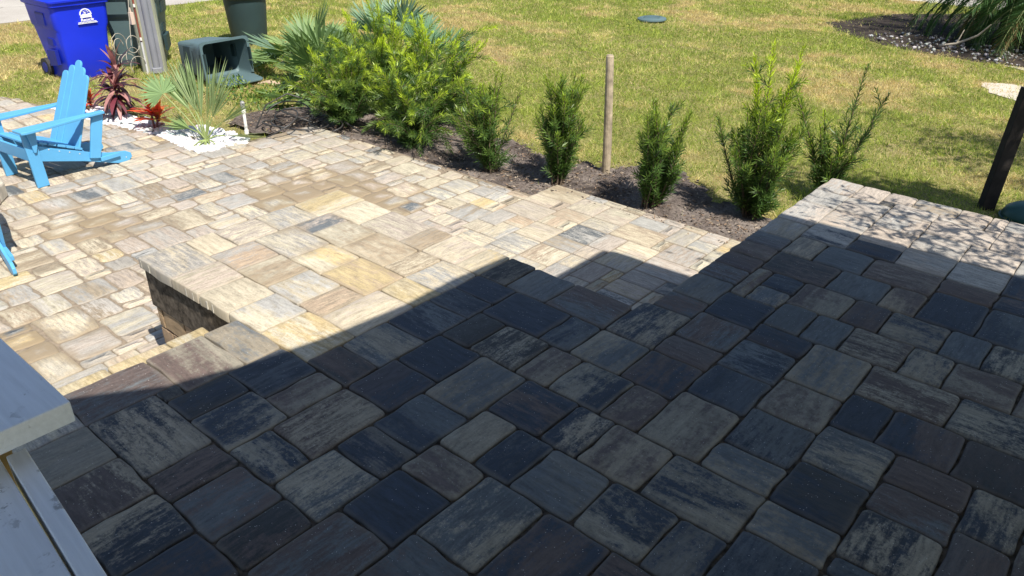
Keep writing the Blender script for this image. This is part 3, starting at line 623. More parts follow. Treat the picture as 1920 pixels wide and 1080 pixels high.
def leafcol(young, n, dark=(.045, .095, .030), mid=(.11, .20, .045), lime=(.50, .62, .04)):
    d, m, l = np.array(dark), np.array(mid), np.array(lime); k = rng.random((n, 1)); base = d + (m - d) * k
    return (base + (l - base) * np.clip(young[:, None], 0, 1)) * rng.uniform(.8, 1.15, (n, 1))
def shrub(base, h, spread, nst, age, label, group='clipped shrubs in the soil bed', name='shrub', lean=(0, 0), droop=0.0, side=5, long_tips=0.0, lower=.12, dens=1.0, stems=None, wtap=1.0):
    root = empty(name, (base[0], base[1], GZ)); tag(root, label, 'shrub', group)
    R = [[] for _ in range(6)]; sm = MB()
    def put(path, sp, a, st=0.0):
        out = leaves_along(path, sp / dens, .055, .10, .0105, a, start=st)
        for k in range(6): R[k].append(out[k])
    lst = stems or [None] * nst
    for s in lst:
        if s is None:
            az = rng.uniform(0, 2 * pi); rr = rng.uniform(0, 1) ** .6 * spread
            hh = h * rng.uniform(.62, 1.0) * (1 - .25 * rr / max(spread, .01)); tx, ty = cos(az) * rr + lean[0] * hh, sin(az) * rr + lean[1] * hh; a = age; dr = droop * rng.uniform(.3, 1.4); nside = side
        else: tx, ty, hh, a, dr, nside = s
        p0 = np.array((rng.uniform(-.06, .06), rng.uniform(-.06, .06), 0)); L = math.sqrt(hh * hh + tx * tx + ty * ty)
        path = shoot_path(p0, (tx * .8, ty * .8, hh), L, 9, dr, .22)
        sm.tube([tuple(p) for p in path], [.008 * (1 - .75 * i / 9) + .0015 for i in range(10)], 5)
        put(path, .0048, a, lower)
        for q in range(nside):
            t = rng.uniform(max(.12, lower), .92); k = int(t * 9); p = path[k]; T = path[min(k + 1, 9)] - path[k]
            az = rng.uniform(0, 2 * pi); d = T / (np.linalg.norm(T) + 1e-9) * rng.uniform(.5, 1.1) + np.array((cos(az), sin(az), .25)) * .75
            sl = rng.uniform(.10, .24) * (1 - .3 * t) * wtap + (long_tips * rng.random() if rng.random() < .35 else 0)
            sp_ = shoot_path(p, d, sl, 5, dr * .8, .2); sm.tube([tuple(w) for w in sp_], [.0035, .003, .0026, .002, .0018, .0012], 4, cap=False)
            put(sp_, .0052, a * rng.uniform(.2, 1.25) * (.35 + .9 * t))
    P, D, S, L, W, Yg = [np.concatenate(r) for r in R]
    hz = P[:, 2] / h; Yg = Yg * np.clip(-.1 + hz * 1.6, 0, 1.4)
    keep = P[:, 2] > .02
    P, D, S, L, W, Yg = P[keep], D[keep], S[keep], L[keep], W[keep], Yg[keep]
    quads('foliage', LEAF, P, D, S, L, W, leafcol(Yg, len(P)), root)
    sm.build('stem', BARK, root, smooth=True)
    return root
shrub((-7.22, 5.50), 1.10, .46, 26, 1.0, 'dense dark based shrub with lime tips, leftmost in the soil bed by the patio corner', lean=(-.1, .05), droop=.8, side=8, long_tips=.34)
shrub((-7.35, 6.25), 1.50, .62, 34, 1.6, 'tall bushy shrub with bright lime arching shoots behind the leftmost dark based shrub', lean=(-.12, .12), droop=1.1, side=9, long_tips=.42)
shrub((-6.55, 6.30), 1.32, .62, 32, 1.6, 'spreading lime green shrub behind the shrubs at the wide end of the soil bed', lean=(-.15, .2), droop=1.2, side=9, long_tips=.42)
shrub((-6.10, 5.60), 1.15, .50, 25, 1.2, 'leaning shrub with long yellow green shoots hanging over the patio edge', lean=(-.28, .02), droop=1.1, side=8, long_tips=.42)
shrub((-4.98, 5.55), 1.22, .36, 19, .6, 'thin open dark shrub with a few arching stems and one curled top', lean=(-.18, .1), droop=.45, side=6, long_tips=.12, dens=.85)
shrub((-4.32, 5.78), 1.20, .26, 26, .5, 'compact upright dark shrub just left of the round wooden stake', side=7, dens=1.0)
shrub((-3.32, 5.85), 1.20, .24, 22, .4, 'narrow dark green shrub right of the round wooden stake', lean=(.07, .03), side=6)
shrub((-2.52, 6.25), 1.25, .38, 24, .5, 'tallest upright shrub with lime green top beside the far patio wing', side=7, dens=1.0,
      stems=[None] * 20 + [(-.02, -.02, 1.55, 1.3, .1, 8), (.05, .05, 1.50, 1.1, .1, 8), (-.05, .04, 1.42, 1.25, .1, 8), (.0, .06, 1.35, 1.3, .1, 7), (-.10, -.05, 1.25, 1.2, .2, 6), (.12, .0, 1.2, .9, .2, 6), (-.42, -.12, .85, .25, -.2, 6), (-.36, -.05, .72, .25, -.2, 6)])
shrub((-2.22, 7.15), .80, .34, 12, .55, 'sparse open shrub with long bare-tipped stems at the corner of the far patio wing', side=5, dens=.75, lower=.08,
      stems=[None] * 11 + [(-.50, -.10, 1.05, .5, .1, 7), (-.42, .0, .92, .6, .1, 6), (.36, .22, 1.20, .12, -.1, 8), (.30, .16, 1.05, .1, -.1, 7), (.42, .16, .82, .05, .2, 5), (.10, .1, .75, .3, 0, 5), (-.2, .1, .8, .7, 0, 5)])

# ---------------------------------------------------------------- posts
WOODR = mat_plain('weathered stake wood', (.34, .275, .19), .85, .4, 14, .6, 90)
m = MB()
m.tube([(0, 0, -.05), (-.006, 0, .3), (-.022, -.014, .8), (-.036, -.022, 1.17), (-.036, -.022, 1.185)], [.043, .044, .040, .038, .030], 14)
o = m.build('wooden_stake', WOODR, smooth=False, loc=(-4.16, 6.37, GZ)); tag(o, 'pale round wooden stake standing in the soil bed between two dark shrubs', 'stake')
WOODD = mat_plain('dark old post wood', (.032, .027, .025), .9, .3, 10, .5, 70, .2)
m = MB(); m.box(-.062, .062, -.045, .045, -.1, 1.13)
o = m.build('wooden_post', WOODD, bevel=.006, loc=(-1.03, 8.02, GZ)); o.rotation_euler = (radians(1), radians(2.0), radians(38)); tag(o, 'dark square wooden post leaning on the lawn beyond the far patio wing', 'post')

# ---------------------------------------------------------------- adirondack chairs
BLUE = mat_plain('blue painted plastic lumber', (.095, .345, .60), .42, .05, 5, .08, 120, .5)
SCREW = mat_plain('steel screws', (.55, .55, .55), .35, .05, 5, .0, 10, .5)
def make_chair():
    root = empty('adirondack_chair')
    for s in (-1, 1):
        # side rail running from the seat front down to the ground at the back
        pts = [(-.03, .385), (-.03, .27), (.02, .235), (.45, .115), (.78, 0), (.90, 0), (.935, .03), (.93, .07), (.88, .10), (.72, .125), (.55, .175), (.40, .235), (.2, .31), (.08, .365)]
        m = MB(); x = s * .245; m.prism([(a, b) for a, b in pts], x - .0125, x + .0125, 'x')
        r = m.build('side_rail', BLUE, root, bevel=.004)
        for yy, zz in ((.15, .315), (.24, .275), (.33, .24), (.42, .20), (.87, .04)):
            sc = MB(); sc.tube([(x + s * .012, yy, zz), (x + s * .016, yy, zz)], .006, 8); sc.build('screw', SCREW, r)
        m = MB(); xl = s * .272; m.prism([(-.045, 0), (.065, 0), (.045, .53), (-.065, .53)], xl - .0125, xl + .0125, 'x')
        lg = m.build('leg', BLUE, root, bevel=.004)
        m = MB(); xb = s * .295; m.prism([(-.03, .53), (.06, .53), (.045, .40), (.02, .33), (-.0, .33)], xb - .011, xb + .011, 'x')
        m.build('arm_bracket', BLUE, lg, bevel=.003)
        # armrest with a curved outer outline
        m = MB()
        o_ = [(.225, -.10), (.375, -.10), (.392, -.06), (.388, .10), (.36, .35), (.33, .55), (.325, .72), (.255, .72), (.25, .5), (.232, .25), (.222, .0)]
        m.prism([(s * a, b) for a, b in o_], .53, .555, 'z'); m.build('armrest', BLUE, root, bevel=.005)
        # rear plank from armrest down to the side rail
        m = MB(); xr = s * .272
        m.prism([(.50, .135), (.60, .11), (.72, .50), (.715, .53), (.61, .53)], xr - .012, xr + .012, 'x'); m.build('back_support', BLUE, root, bevel=.004)
        m = MB(); m.box(x + s * .013, x + s * .040, .60, .80, .075, .115); 
        b = m.build('stop_block', BLUE, root, bevel=.003); b.rotation_euler = (0, 0, 0)
    m = MB()
    sl = [(-.045, .335), (.03, .388), (.11, .372), (.19, .34), (.27, .305), (.35, .27), (.42, .238)]
    for i, (y, z) in enumerate(sl):
        if i == 0: m.box(-.262, .262, -.055, -.032, .26, .375); continue
        a = radians(-2 if i == 1 else -22); M = Matrix.Translation((0, y, z)) @ Matrix.Rotation(a, 4, 'X'); m.box(-.262, .262, -.035, .035, -.0, .022, M)
    m.build('seat', BLUE, root, bevel=.004)
    m = MB(); rec = radians(-24)
    for k in range(5):
        hgt = (.74, .80, .855, .80, .74)[k]; w = .094; yaw = (k - 2) * .028
        n = 9; ol = [(-w / 2, 0), (w / 2, 0)]
        for q in range(n + 1):
            t = pi * q / n; ol.append((w / 2 * cos(t), hgt - w * .45 + w * .45 * sin(t)))
        if k in (0, 4):
            sg = -1 if k == 0 else 1
            ol = [(-w / 2, 0), (w / 2, 0)] + [(w / 2 * cos(pi * q / n), hgt - w * .45 + w * .45 * sin(pi * q / n)) for q in range(n + 1)]
        M = Matrix.Translation(((k - 2) * .101, .43 + abs(k - 2) * -.006, .20)) @ Matrix.Rotation(rec, 4, 'X') @ Matrix.Rotation(-yaw, 4, 'Y')
        M = M @ Matrix(((1, 0, 0, 0), (0, 0, 1, 0), (0, 1, 0, 0), (0, 0, 0, 1)))
        m.prism(ol, -.010, .010, 'z', M)
    m.build('backrest', BLUE, root, bevel=.004)
    m = MB()
    for zz, t in ((.20, .05), (.53, .045)):
        yy = .43 + (zz - .20) * math.tan(radians(24)) + .035; m.box(-.30 if zz > .4 else -.232, .30 if zz > .4 else .232, yy - .008, yy + .014, zz - t / 2 - .012, zz + t / 2 - .012)
    m.build('back_brace', BLUE, root, bevel=.003)
    return root
chair = make_chair(); chair.location = (-7.985, 2.34, PZ); chair.rotation_euler = (0, 0, radians(7.5))
tag(chair, 'sky blue slatted adirondack chair seen whole beside the blue bin on the lower patio', 'chair', 'blue adirondack chairs')
c2 = copy_tree(chair); c2.location = (-6.95, 1.38, PZ); c2.rotation_euler = (0, 0, radians(-97))
c2['label'] = 'blue adirondack chair with only its rear foot showing at the left edge'

# ---------------------------------------------------------------- wheeled carts
def rrect(w, d, r, z, n=5, cx=0, cy=0):
    out = []
    for sx, sy, a0 in ((1, 1, 0), (-1, 1, pi / 2), (-1, -1, pi), (1, -1, 1.5 * pi)):
        for k in range(n):
            a = a0 + pi / 2 * k / (n - 1); out.append((cx + sx * (w / 2 - r) + r * cos(a), cy + sy * (d / 2 - r) + r * sin(a), z))
    return out
def cart(mat, dark, label, W=.76, Dp=.84, Hh=1.05, lid=True, logo=False):
    root = empty('wheeled_bin')
    tag(root, label, 'wheeled bin')
    m = MB(); k = W / .76; q = Dp / .84
    prof = [(0, .54, .56, .02), (.03, .56, .60, .05), (.50, .62, .66, .05), (.66, .65, .69, .05), (.72, .72, .75, .07), (.98, .745, .80, .07), (1.0, .79, .87, .06), (1.045, .80, .88, .06)]
    R = [rrect(w * k, d * q, r, z * Hh / 1.05, 5, 0, -.02 * (i < 4)) for i, (z, w, d, r) in enumerate(prof)]
    inner = [rrect(.72 * k, .78 * q, .06, 1.045 * Hh / 1.05), rrect(.68 * k, .72 * q, .06, .7 * Hh / 1.05), rrect(.54 * k, .55 * q, .05, .03)]
    m.rings(R + inner, cap0=True, cap1=True); body = m.build('body', mat, root, smooth=True)
    for p in body.data.polygons: p.use_smooth = True
    md = body.modifiers.new('split', 'EDGE_SPLIT'); md.split_angle = radians(28)
    # recessed grips on the sides, drawn as darker panels with shade in the colour
    for s in (-1, 1):
        xx = s * .368 * k; g = MB()
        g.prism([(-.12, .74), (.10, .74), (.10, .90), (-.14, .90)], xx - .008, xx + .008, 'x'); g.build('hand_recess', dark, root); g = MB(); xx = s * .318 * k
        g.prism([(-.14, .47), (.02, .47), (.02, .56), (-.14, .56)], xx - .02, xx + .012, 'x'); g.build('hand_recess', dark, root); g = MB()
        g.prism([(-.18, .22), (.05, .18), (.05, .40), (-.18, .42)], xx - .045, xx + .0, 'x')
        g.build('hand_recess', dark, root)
    if lid:
        m = MB(); rr = [rrect(.83 * k, .92 * q, .07, 1.05), rrect(.84 * k, .93 * q, .07, 1.075), rrect(.80 * k, .88 * q, .09, 1.10), rrect(.60 * k, .66 * q, .12, 1.125), rrect(.2 * k, .25 * q, .08, 1.13)]
        rr = [[(a, b, z * Hh / 1.05) for a, b, z in r] for r in rr]
        m.rings(rr); l = m.build('lid', mat, root, smooth=True); md = l.modifiers.new('split', 'EDGE_SPLIT'); md.split_angle = radians(30)
        m = MB(); m.tube([(-.28 * k, .47 * q, .99), (-.28 * k, .54 * q, 1.0), (.28 * k, .54 * q, 1.0), (.28 * k, .47 * q, .99)], .016, 8); m.build('handle', mat, root, smooth=True)
    for s in (-1, 1):
        m = MB(); xx = s * .31 * k; yy = .30 * q
        m.tube([(xx - .03, yy, .12), (xx + .03, yy, .12)], .125, 22); w = m.build('wheel', RUBBER, root)
        m = MB(); m.tube([(xx - .034, yy, .12), (xx + .034, yy, .12)], .07, 16); m.build('hub', dark, w)
    return root
RUBBER = mat_plain('black rubber', (.03, .028, .027), .8, .2, 10, .2, 80)
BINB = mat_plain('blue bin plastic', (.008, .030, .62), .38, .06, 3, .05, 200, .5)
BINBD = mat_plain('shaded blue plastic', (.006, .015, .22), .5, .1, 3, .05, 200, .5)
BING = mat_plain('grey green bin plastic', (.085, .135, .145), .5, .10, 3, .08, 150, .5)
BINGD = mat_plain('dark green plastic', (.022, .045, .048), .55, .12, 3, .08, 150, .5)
WHITE = mat_plain('white print', (.80, .80, .80), .6, .03, 3, .0, 10)
bb = cart(BINB, BINBD, 'bright blue recycling bin with a white printed emblem behind the blue chair')
bb.location = (-12.04, 4.63, GZ); bb.rotation_euler = (0, 0, radians(93)); bb.scale = (1.04, 1.0, 1.0)
# emblem: ring dome with waves and birds, a script word and two small lines of print, on the sloping front
def on_front(mb_pts, u0, z0): pass
FY = lambda z: -(.75 / 2 + (z - .72) / .26 * .025) - .004
em = MB(); cx0, cz0 = .05, .86
def pr(pts, d=.0): em.prism([(cx0 + a, cz0 + b) for a, b in pts], FY(cz0) - .010 - d, FY(cz0) + .004, 'y')
n = 24
outer = [(.078 * cos(pi * i / n), .078 * sin(pi * i / n) * 1.05) for i in range(n + 1)]; inn = [(.066 * cos(pi * i / n), .066 * sin(pi * i / n) * 1.05) for i in range(n + 1)]
for i in range(n): pr([outer[i], outer[i + 1], inn[i + 1], inn[i]])
pr([(-.068, -.0), (.068, -.0), (.074, -.035), (-.074, -.035)]); pr([(-.055, 0), (-.02, .012), (.02, .004), (.055, .016), (.055, 0)])
for a, b in ((-.02, .045), (.018, .052), (.03, .034)): pr([(a - .018, b + .006), (a, b), (a + .018, b + .006), (a, b - .005)])
pr([(-.012, .004), (-.008, .03), (-.002, .032), (.002, .004)]); pr([(-.03, .022), (-.005, .036), (.02, .024), (-.004, .030)])
for zz, w in ((-.098, .115), (-.112, .122)):
    x = -w
    while x < w: l = random.uniform(.008, .02); pr([(x, zz), (x + l, zz), (x + l, zz + .008), (x, zz + .008)]); x += l + .004
emb = em.build('emblem', WHITE, bb)
def text_mesh(body, size, mat, parent, M, name='lettering', shear=.25, depth=.002):
    cu = bpy.data.curves.new(name, 'FONT'); cu.body = body; cu.size = size; cu.extrude = depth; cu.shear = shear; cu.align_x = 'CENTER'; cu.offset = size * .018
    ob = bpy.data.objects.new(name, cu); COL.objects.link(ob)
    dg = bpy.context.evaluated_depsgraph_get(); me = bpy.data.meshes.new_from_object(ob.evaluated_get(dg)); bpy.data.objects.remove(ob)
    me.materials.clear(); me.materials.append(mat); o = bpy.data.objects.new(name, me); COL.objects.link(o); o.parent = parent; o.matrix_local = M; return o
text_mesh('Recycle', .055, WHITE, bb, Matrix.Translation((cx0, FY(cz0) - .012, cz0 - .080)) @ Matrix.Rotation(radians(90), 4, 'X'))
gc = cart(BING, BINGD, 'dark green wheeled bin standing behind the utility pole')
gc.location = (-12.15, 5.62, GZ); gc.rotation_euler = (0, 0, radians(67 + 165)); gc.scale = (1.05, 1.05, 1)
tc_ = cart(BING, BINGD, 'grey green bin fallen over on the grass with its dark mouth open', W=.70, Dp=.55, Hh=.85, lid=False)
zx = Vector((.976, -.02, .05)).normalized(); xx_ = Vector((.16, -.985, .0)).normalized(); yy_ = zx.cross(xx_).normalized(); xx_ = yy_.cross(zx)
tc_.matrix_world = Matrix(((xx_.x, yy_.x, zx.x, -10.93), (xx_.y, yy_.y, zx.y, 5.82), (xx_.z, yy_.z, zx.z, GZ + .27), (0, 0, 0, 1)))
m = MB(); rr = [rrect(.62, .34, .08, z) for z in (0, .02)]; m.rings(rr)
fl = m.build('lid', BING, tc_, bevel=.005); fl.matrix_local = Matrix.Translation((0, .25, 1.04)) @ Matrix.Rotation(radians(82), 4, 'X')

# round trash can with a dished rim
root = empty('trash_can', (-12.3, 7.55, GZ)); tag(root, 'tall round dark green trash can behind the palmetto fronds', 'trash can')
def circ(r, z, n=32, sx=1.0): return [(r * sx * cos(2 * pi * i / n), r * cos(0) * sin(2 * pi * i / n), z) for i in range(n)]
m = MB(); m.rings([circ(.27, 0), circ(.29, .05), circ(.345, .72), circ(.385, .75), circ(.395, .79), circ(.375, .80), circ(.35, .78), circ(.33, .74), circ(.32, .70)], cap1=True)
b = m.build('body', BINGD, root, smooth=True); md = b.modifiers.new('s', 'EDGE_SPLIT'); md.split_angle = radians(35)
m = MB(); m.rings([circ(.325, .735), circ(.30, .755), circ(.26, .745), circ(.1, .72)]); m.build('lid', BING, root, smooth=True)
for s in (-1, 1):
    m = MB(); m.tube([(s * .16, -.30, .775), (s * .16, -.33, .80), (s * .12, -.36, .80), (s * .10, -.345, .77)], .012, 6)
    m.build('handle', BINGD, root, smooth=True)

# ---------------------------------------------------------------- utility pole with cable guard
def pole_mat():
    t = NT('silvered pole wood'); tc = t.n('TexCoord').outputs['Object']
    n = t.noise(t.map(tc, (14, 14, .8)), 1.0, 6, .65, .4); s = t.noise(t.map(tc, (60, 60, 3)), 1, 4, .6)
    c = t.ramp(n, [(.3, (.17, .18, .11)), (.5, (.34, .35, .25)), (.7, (.45, .44, .34))]); c = t.mix(1.0, c, t.ramp(s, [(.3, .7), (.6, 1.1)]), 'MULTIPLY')
    return t.done(t.pbr(c, .9, t.math('ADD', n, s), .7, .01, .2))
root = empty('utility_pole', (-11.46, 5.42, GZ)); tag(root, 'grey weathered wooden utility pole with a long cable guard beside the bins', 'utility pole')
m = MB(); m.tube([(0, 0, -.2), (0, 0, 2), (0, 0, 5), (0, 0, 8.5)], [.172, .165, .15, .13], 28); m.build('pole', pole_mat(), root, smooth=True)
GREYP = mat_plain('grey pvc', (.20, .205, .23), .5, .08, 5, .1, 80, .5)
d = Vector((.93, -.37, 0)).normalized(); sd = Vector((.37, .93, 0))
def pm(off, rad): return Matrix.Translation(sd * off + d * rad)
m = MB(); cpt = Vector((0, 0, 0)) + d * .168 + sd * .015
m.tube([cpt + Vector((0, 0, .03)), cpt + Vector((0, 0, 4)), cpt + Vector((0, 0, 7.5))], .048, 16); g = m.build('cable_guard', GREYP, root, smooth=True)
m = MB()
Mr = Matrix(((sd.x, d.x, 0, 0), (sd.y, d.y, 0, 0), (0, 0, 1, 0), (0, 0, 0, 1)))
for a, b_ in ((-.075, -.028), (.058, .105)):
    m = MB(); m.box(a, b_, .150, .166, .02, 7.5, Mr); m.build('flange', GREYP, g)
m = MB(); m.box(-.05, .08, .166, .222, .02, .10, Mr); m.build('end_clamp', GREYP, g, bevel=.01)
REDW = mat_plain('red brown conduit', (.20, .055, .035), .6, .3, 12, .2, 60)
q = sd * -.115 + d * .135
m = MB(); m.tube([q + Vector((0, 0, .45)), q + Vector((0, 0, 2)), q + Vector((0, 0, 7))], .014, 8); m.build('conduit', REDW, root, smooth=True)
m = MB(); m.tube([q + Vector((0, 0, 0)), q + Vector((0, 0, .46))], .015, 8); m.build('conduit', mat_plain('pale conduit', (.5, .5, .5), .5), root, smooth=True)
for zz in (.5, .95):
    m = MB(); m.tube([q + d * .018 + Vector((0, 0, zz - .02)), q + d * .018 + Vector((0, 0, zz + .02))], .014, 8)
    m.build('clamp', mat_plain('pale clamp', (.7, .65, .6), .5), root)
# loose cable coil hanging at the pole
CORD = mat_plain('pale cord', (.34, .31, .25), .7, .15, 20, .1, 60)
m = MB(); cc_ = Vector((-11.22, 4.98, GZ + .36)); r_ = random.Random(5)
for k in range(7):
    rad = r_.uniform(.06, .13); off = Vector((r_.uniform(-.05, .05), r_.uniform(-.1, .12), r_.uniform(-.18, .14))); ax = Vector((-.37 + r_.uniform(-.3, .3), .93, 0)).normalized()
    m.tube([cc_ + off + ax * rad * cos(t) + Vector((r_.uniform(-.01, .01), 0, rad * 1.1 * sin(t))) for t in [i * .35 for i in range(int(r_.uniform(12, 19)))]], .0055, 5)
m.tube([cc_ + Vector((0, .06, .1)), cc_ + Vector((-.05, .14, .5)), Vector((-11.40, 5.25, GZ + 1.25))], .0055, 5)
o = m.build('cable', CORD, smooth=True); tag(o, 'tangled pale cord looped loosely at the left of the utility pole', 'cord')
m = MB(); m.box(-.03, .03, -.025, .025, 0, .16); m.tube([(0, 0, .16), (0, 0, .22)], .012, 8); o = m.build('cable_clip', mat_plain('tan plastic clip', (.55, .42, .34), .6), loc=(-11.30, 5.16, GZ + .72), bevel=.004); tag(o, 'small tan plastic clip tied to the cord on the pole', 'clip')

# ---------------------------------------------------------------- palms and coloured plants
def fan_leaf(R, c, ax, nrm, rad, nseg, spread, col, fold=.25, droop=.15, wseg=1.0):
    """append the strips of one folded fan leaf; c hub, ax main direction, nrm leaf normal"""
    ax = np.array(ax, float); ax /= np.linalg.norm(ax); nrm = np.array(nrm, float); nrm -= ax * nrm.dot(ax); nrm /= np.linalg.norm(nrm); sd_ = np.cross(nrm, ax)
    a = np.linspace(-spread / 2, spread / 2, nseg) + rng.normal(size=nseg) * .02
    L = rad * (1 - .22 * np.abs(a / (spread / 2)) ** 2) * rng.uniform(.9, 1.04, nseg)
    D = unit(np.cos(a)[:, None] * ax + np.sin(a)[:, None] * sd_ + nrm * rng.uniform(-.08, .08, (nseg, 1)) - np.array((0, 0, droop)))
    wd = rad * spread / nseg * .62 * wseg; tilt = np.where(np.arange(nseg) % 2 == 0, fold, -fold)[:, None]
    S = unit(np.cross(nrm, D) + nrm * tilt * 1.6)
    C = np.array(col) * rng.uniform(.82, 1.15, (nseg, 1))
    R.append((np.repeat(np.array(c, float)[None], nseg, 0), D, S, L, np.full(nseg, wd), C))
def flush(R, name, mat, parent, mid=.55):
    P, D, S, L, W, C = [np.concatenate([r[k] for r in R]) for k in range(6)]
    return quads(name, mat, P, D, S, L, W, C, parent, mid=mid)
def fan_palm(base, leaves, label, name='fan_palm', cat='palm', group=None, seed=1, wseg=1.25):
    root = empty(name, base); tag(root, label, cat, group); R = []; st = MB()
    for az, el, pet, rad, nseg, spread, col, twist in leaves:
        d = np.array((cos(az) * cos(el), sin(az) * cos(el), sin(el))); hub = d * pet + np.array((0, 0, .02))
        mid = d * pet * .5 + np.array((0, 0, .03)); st.tube([(0, 0, 0), tuple(mid), tuple(hub)], [.010, .007, .006], 5, col=(.24, .30, .10))
        nrm = np.array((-sin(az) * twist - cos(az) * sin(el), cos(az) * twist - sin(az) * sin(el), cos(el)))
        fan_leaf(R, hub, d, nrm, rad, nseg, spread, col, wseg=wseg)
    flush(R, 'frond', PALMLEAF, root); st.build('stem', mat_col('petiole', .5), root, smooth=True); return root
G1 = (.17, .26, .10); G2 = (.24, .33, .13); G3 = (.12, .20, .085); BG = (.16, .25, .17); YB = (.42, .40, .17); DRY = (.40, .34, .20)
# image right is (.76,.65), away is (-.65,.76)
RT = math.atan2(.645, .764); AW = RT + pi / 2
fan_palm((-7.78, 4.08, GZ + .1), [
    (AW + .5, 1.3, .22, .66, 16, .6, (.22, .30, .13), 1.2), (RT - .2, 1.1, .25, .55, 14, .5, (.24, .32, .14), 1.2), (RT - 1.6, -.85, .1, .5, 15, 1.1, (.24, .32, .12), .5), (RT - 2.4, -.4, .2, .5, 13, 1.0, (.22, .32, .12), .5), (RT + 2.6, .25, .25, .45, 13, .7, G2, .8), (RT - .9, -.5, .15, .48, 14, 1.0, (.22, .30, .12), .5), (RT - 1.2, -1.0, .22, .40, 14, .8, (.20, .28, .10), .5), (RT - 2.0, -.95, .25, .4, 14, .8, (.24, .30, .12), .5), (RT - .3, -.8, .25, .42, 14, .8, (.20, .27, .10), .5), (AW + .7, 1.05, .3, .6, 14, .5, (.18, .26, .11), 1.2), (RT + .6, 1.35, .2, .62, 14, .45, (.2, .28, .12), 1.2),
    (AW + .9, 1.18, .30, .62, 16, .55, (.26, .34, .15), 1.2), (RT + .3, 1.25, .28, .62, 14, .5, (.28, .36, .17), 1.2), (AW + 1.0, .95, .34, .55, 14, .6, G2, 1.0),
    (RT + pi - .25, .80, .62, .27, 22, 3.4, (.20, .30, .13), .9), (RT + .1, .72, .25, .45, 12, .5, G2, 1.0), (RT - .5, -.35, .16, .46, 14, .9, (.26, .36, .12), .6),
    (RT - 1.3, -.7, .13, .45, 15, 1.0, (.24, .35, .11), .5), (RT + pi + .5, -.45, .14, .42, 13, .9, (.30, .36, .15), .6), (RT - 2.0, -.5, .2, .46, 12, .8, G2, .5),
    (RT + pi - .6, -.15, .2, .42, 10, .6, DRY, .6), (RT + .2, .1, .2, .5, 10, .5, (.34, .40, .20), .6), (RT - .9, -1.1, .1, .42, 14, .9, (.28, .33, .10), .4)],
    'young fan palm with stiff folded fronds in the white chips beside the patio corner', wseg=1.35)
fl_ = lambda n, pet, rad, e0, e1, cols, s0=2.2, s1=3.4: [(rng.uniform(0, 2 * pi), rng.uniform(e0, e1), rng.uniform(.6, 1) * pet, rng.uniform(.75, 1.1) * rad, int(rng.integers(20, 30)), rng.uniform(s0, s1), cols[rng.integers(0, len(cols))], rng.uniform(-.6, .6)) for _ in range(n)]
fan_palm((-9.95, 7.05, GZ), fl_(16, .75, .52, .1, 1.35, [G1, G2, BG, G1]), 'large saw palmetto with many pale fan fronds in front of the round trash can', 'palmetto', 'palmetto', 'palmettos behind the shrubs')
fan_palm((-9.05, 6.55, GZ), fl_(13, .6, .48, .1, 1.3, [G1, G2, (.30, .42, .14)]), 'smaller bright green palmetto just left of the lime green shrubs', 'palmetto', 'palmetto', 'palmettos behind the shrubs')
fan_palm((-9.1, 8.0, GZ), fl_(14, .75, .50, .3, 1.4, [BG, (.22, .33, .22), G1]), 'blue green palmetto rising behind the lime green shrubs at the top edge', 'palmetto', 'palmetto', 'palmettos behind the shrubs')
fan_palm((-8.25, 7.75, GZ), fl_(11, .6, .50, .5, 1.4, [BG, (.13, .24, .13)], 1.2, 2.2), 'dark broad-leaved palmetto at the right end of the group behind the shrubs', 'palmetto', 'palmetto', 'palmettos behind the shrubs')
fan_palm((-8.75, 5.75, GZ), fl_(8, .35, .42, -.1, .5, [G1, YB, G3]), 'low drooping palmetto fronds beside the black tubing', 'palmetto', 'palmetto', 'palmettos behind the shrubs')

def strap_plant(base, stems, label, name, cat, cols, llen, lw, n_leaf, seed, droop=.6, group=None, curl=3):
    g = np.random.default_rng(seed); root = empty(name, base); tag(root, label, cat, group); V = []; C = []; sm = MB()
    for sx, sy, h, ncr in stems:
        sm.tube([(0 + sx * .3, 0 + sy * .3, 0), (sx * .7, sy * .7, h * .6), (sx, sy, h)], [.014, .012, .009], 7, col=(.16, .05, .05))
        for k in range(int(n_leaf * ncr)):
            t = g.random() ** .7; az = k * 2.4 + g.uniform(-.3, .3); z = h * (.38 + .62 * t); px, py = sx * (.3 + .7 * z / h), sy * (.3 + .7 * z / h)
            el = .1 + 1.25 * t ** 2.2 + g.uniform(-.25, .2); L = llen * g.uniform(.7, 1.1) * (1.0 if t < .9 else .8); w = lw * g.uniform(.8, 1.15)
            c = np.array(cols[g.integers(0, len(cols))]) * g.uniform(.8, 1.15)
            if t > .88 and len(cols) > 3: c = np.array(cols[-1])
            p = np.array((px, py, z)); hd = np.array((cos(az), sin(az), 0)); s_ = np.array((-sin(az), cos(az), 0)); nn = 5; prev = None
            for q in range(nn + 1):
                tt = q / nn; ww = w * (sin(pi * min(.98, .12 + .85 * tt)) ** .8) * .5
                e = el - droop * tt * 1.8 * (1 - .6 * (t > .85)); cur = (p - s_ * ww, p + s_ * ww)
                if prev is not None: V += [prev[0], prev[1], cur[1], cur[0]]; C += [c] * 4
                prev = cur; p = p + (hd * cos(e) + np.array((0, 0, sin(e)))) * L / nn
    raw('leaf', TILEAF, np.array(V), 4, np.array(C), root); sm.build('stem', mat_col('plant stem', .5), root, smooth=True); return root
strap_plant((-9.45, 3.97, GZ + .03), [(-.02, .05, .62, 1.6), (.08, -.06, .42, 1.1), (-.10, -.02, .34, .9)], 'dark red ti plant with drooping burgundy leaves in front of the blue bin', 'ti_plant', 'ti plant',
            [(.075, .030, .035), (.11, .04, .045), (.15, .035, .05), (.055, .03, .035), (.42, .22, .20)], .36, .055, 24, 3, .75)
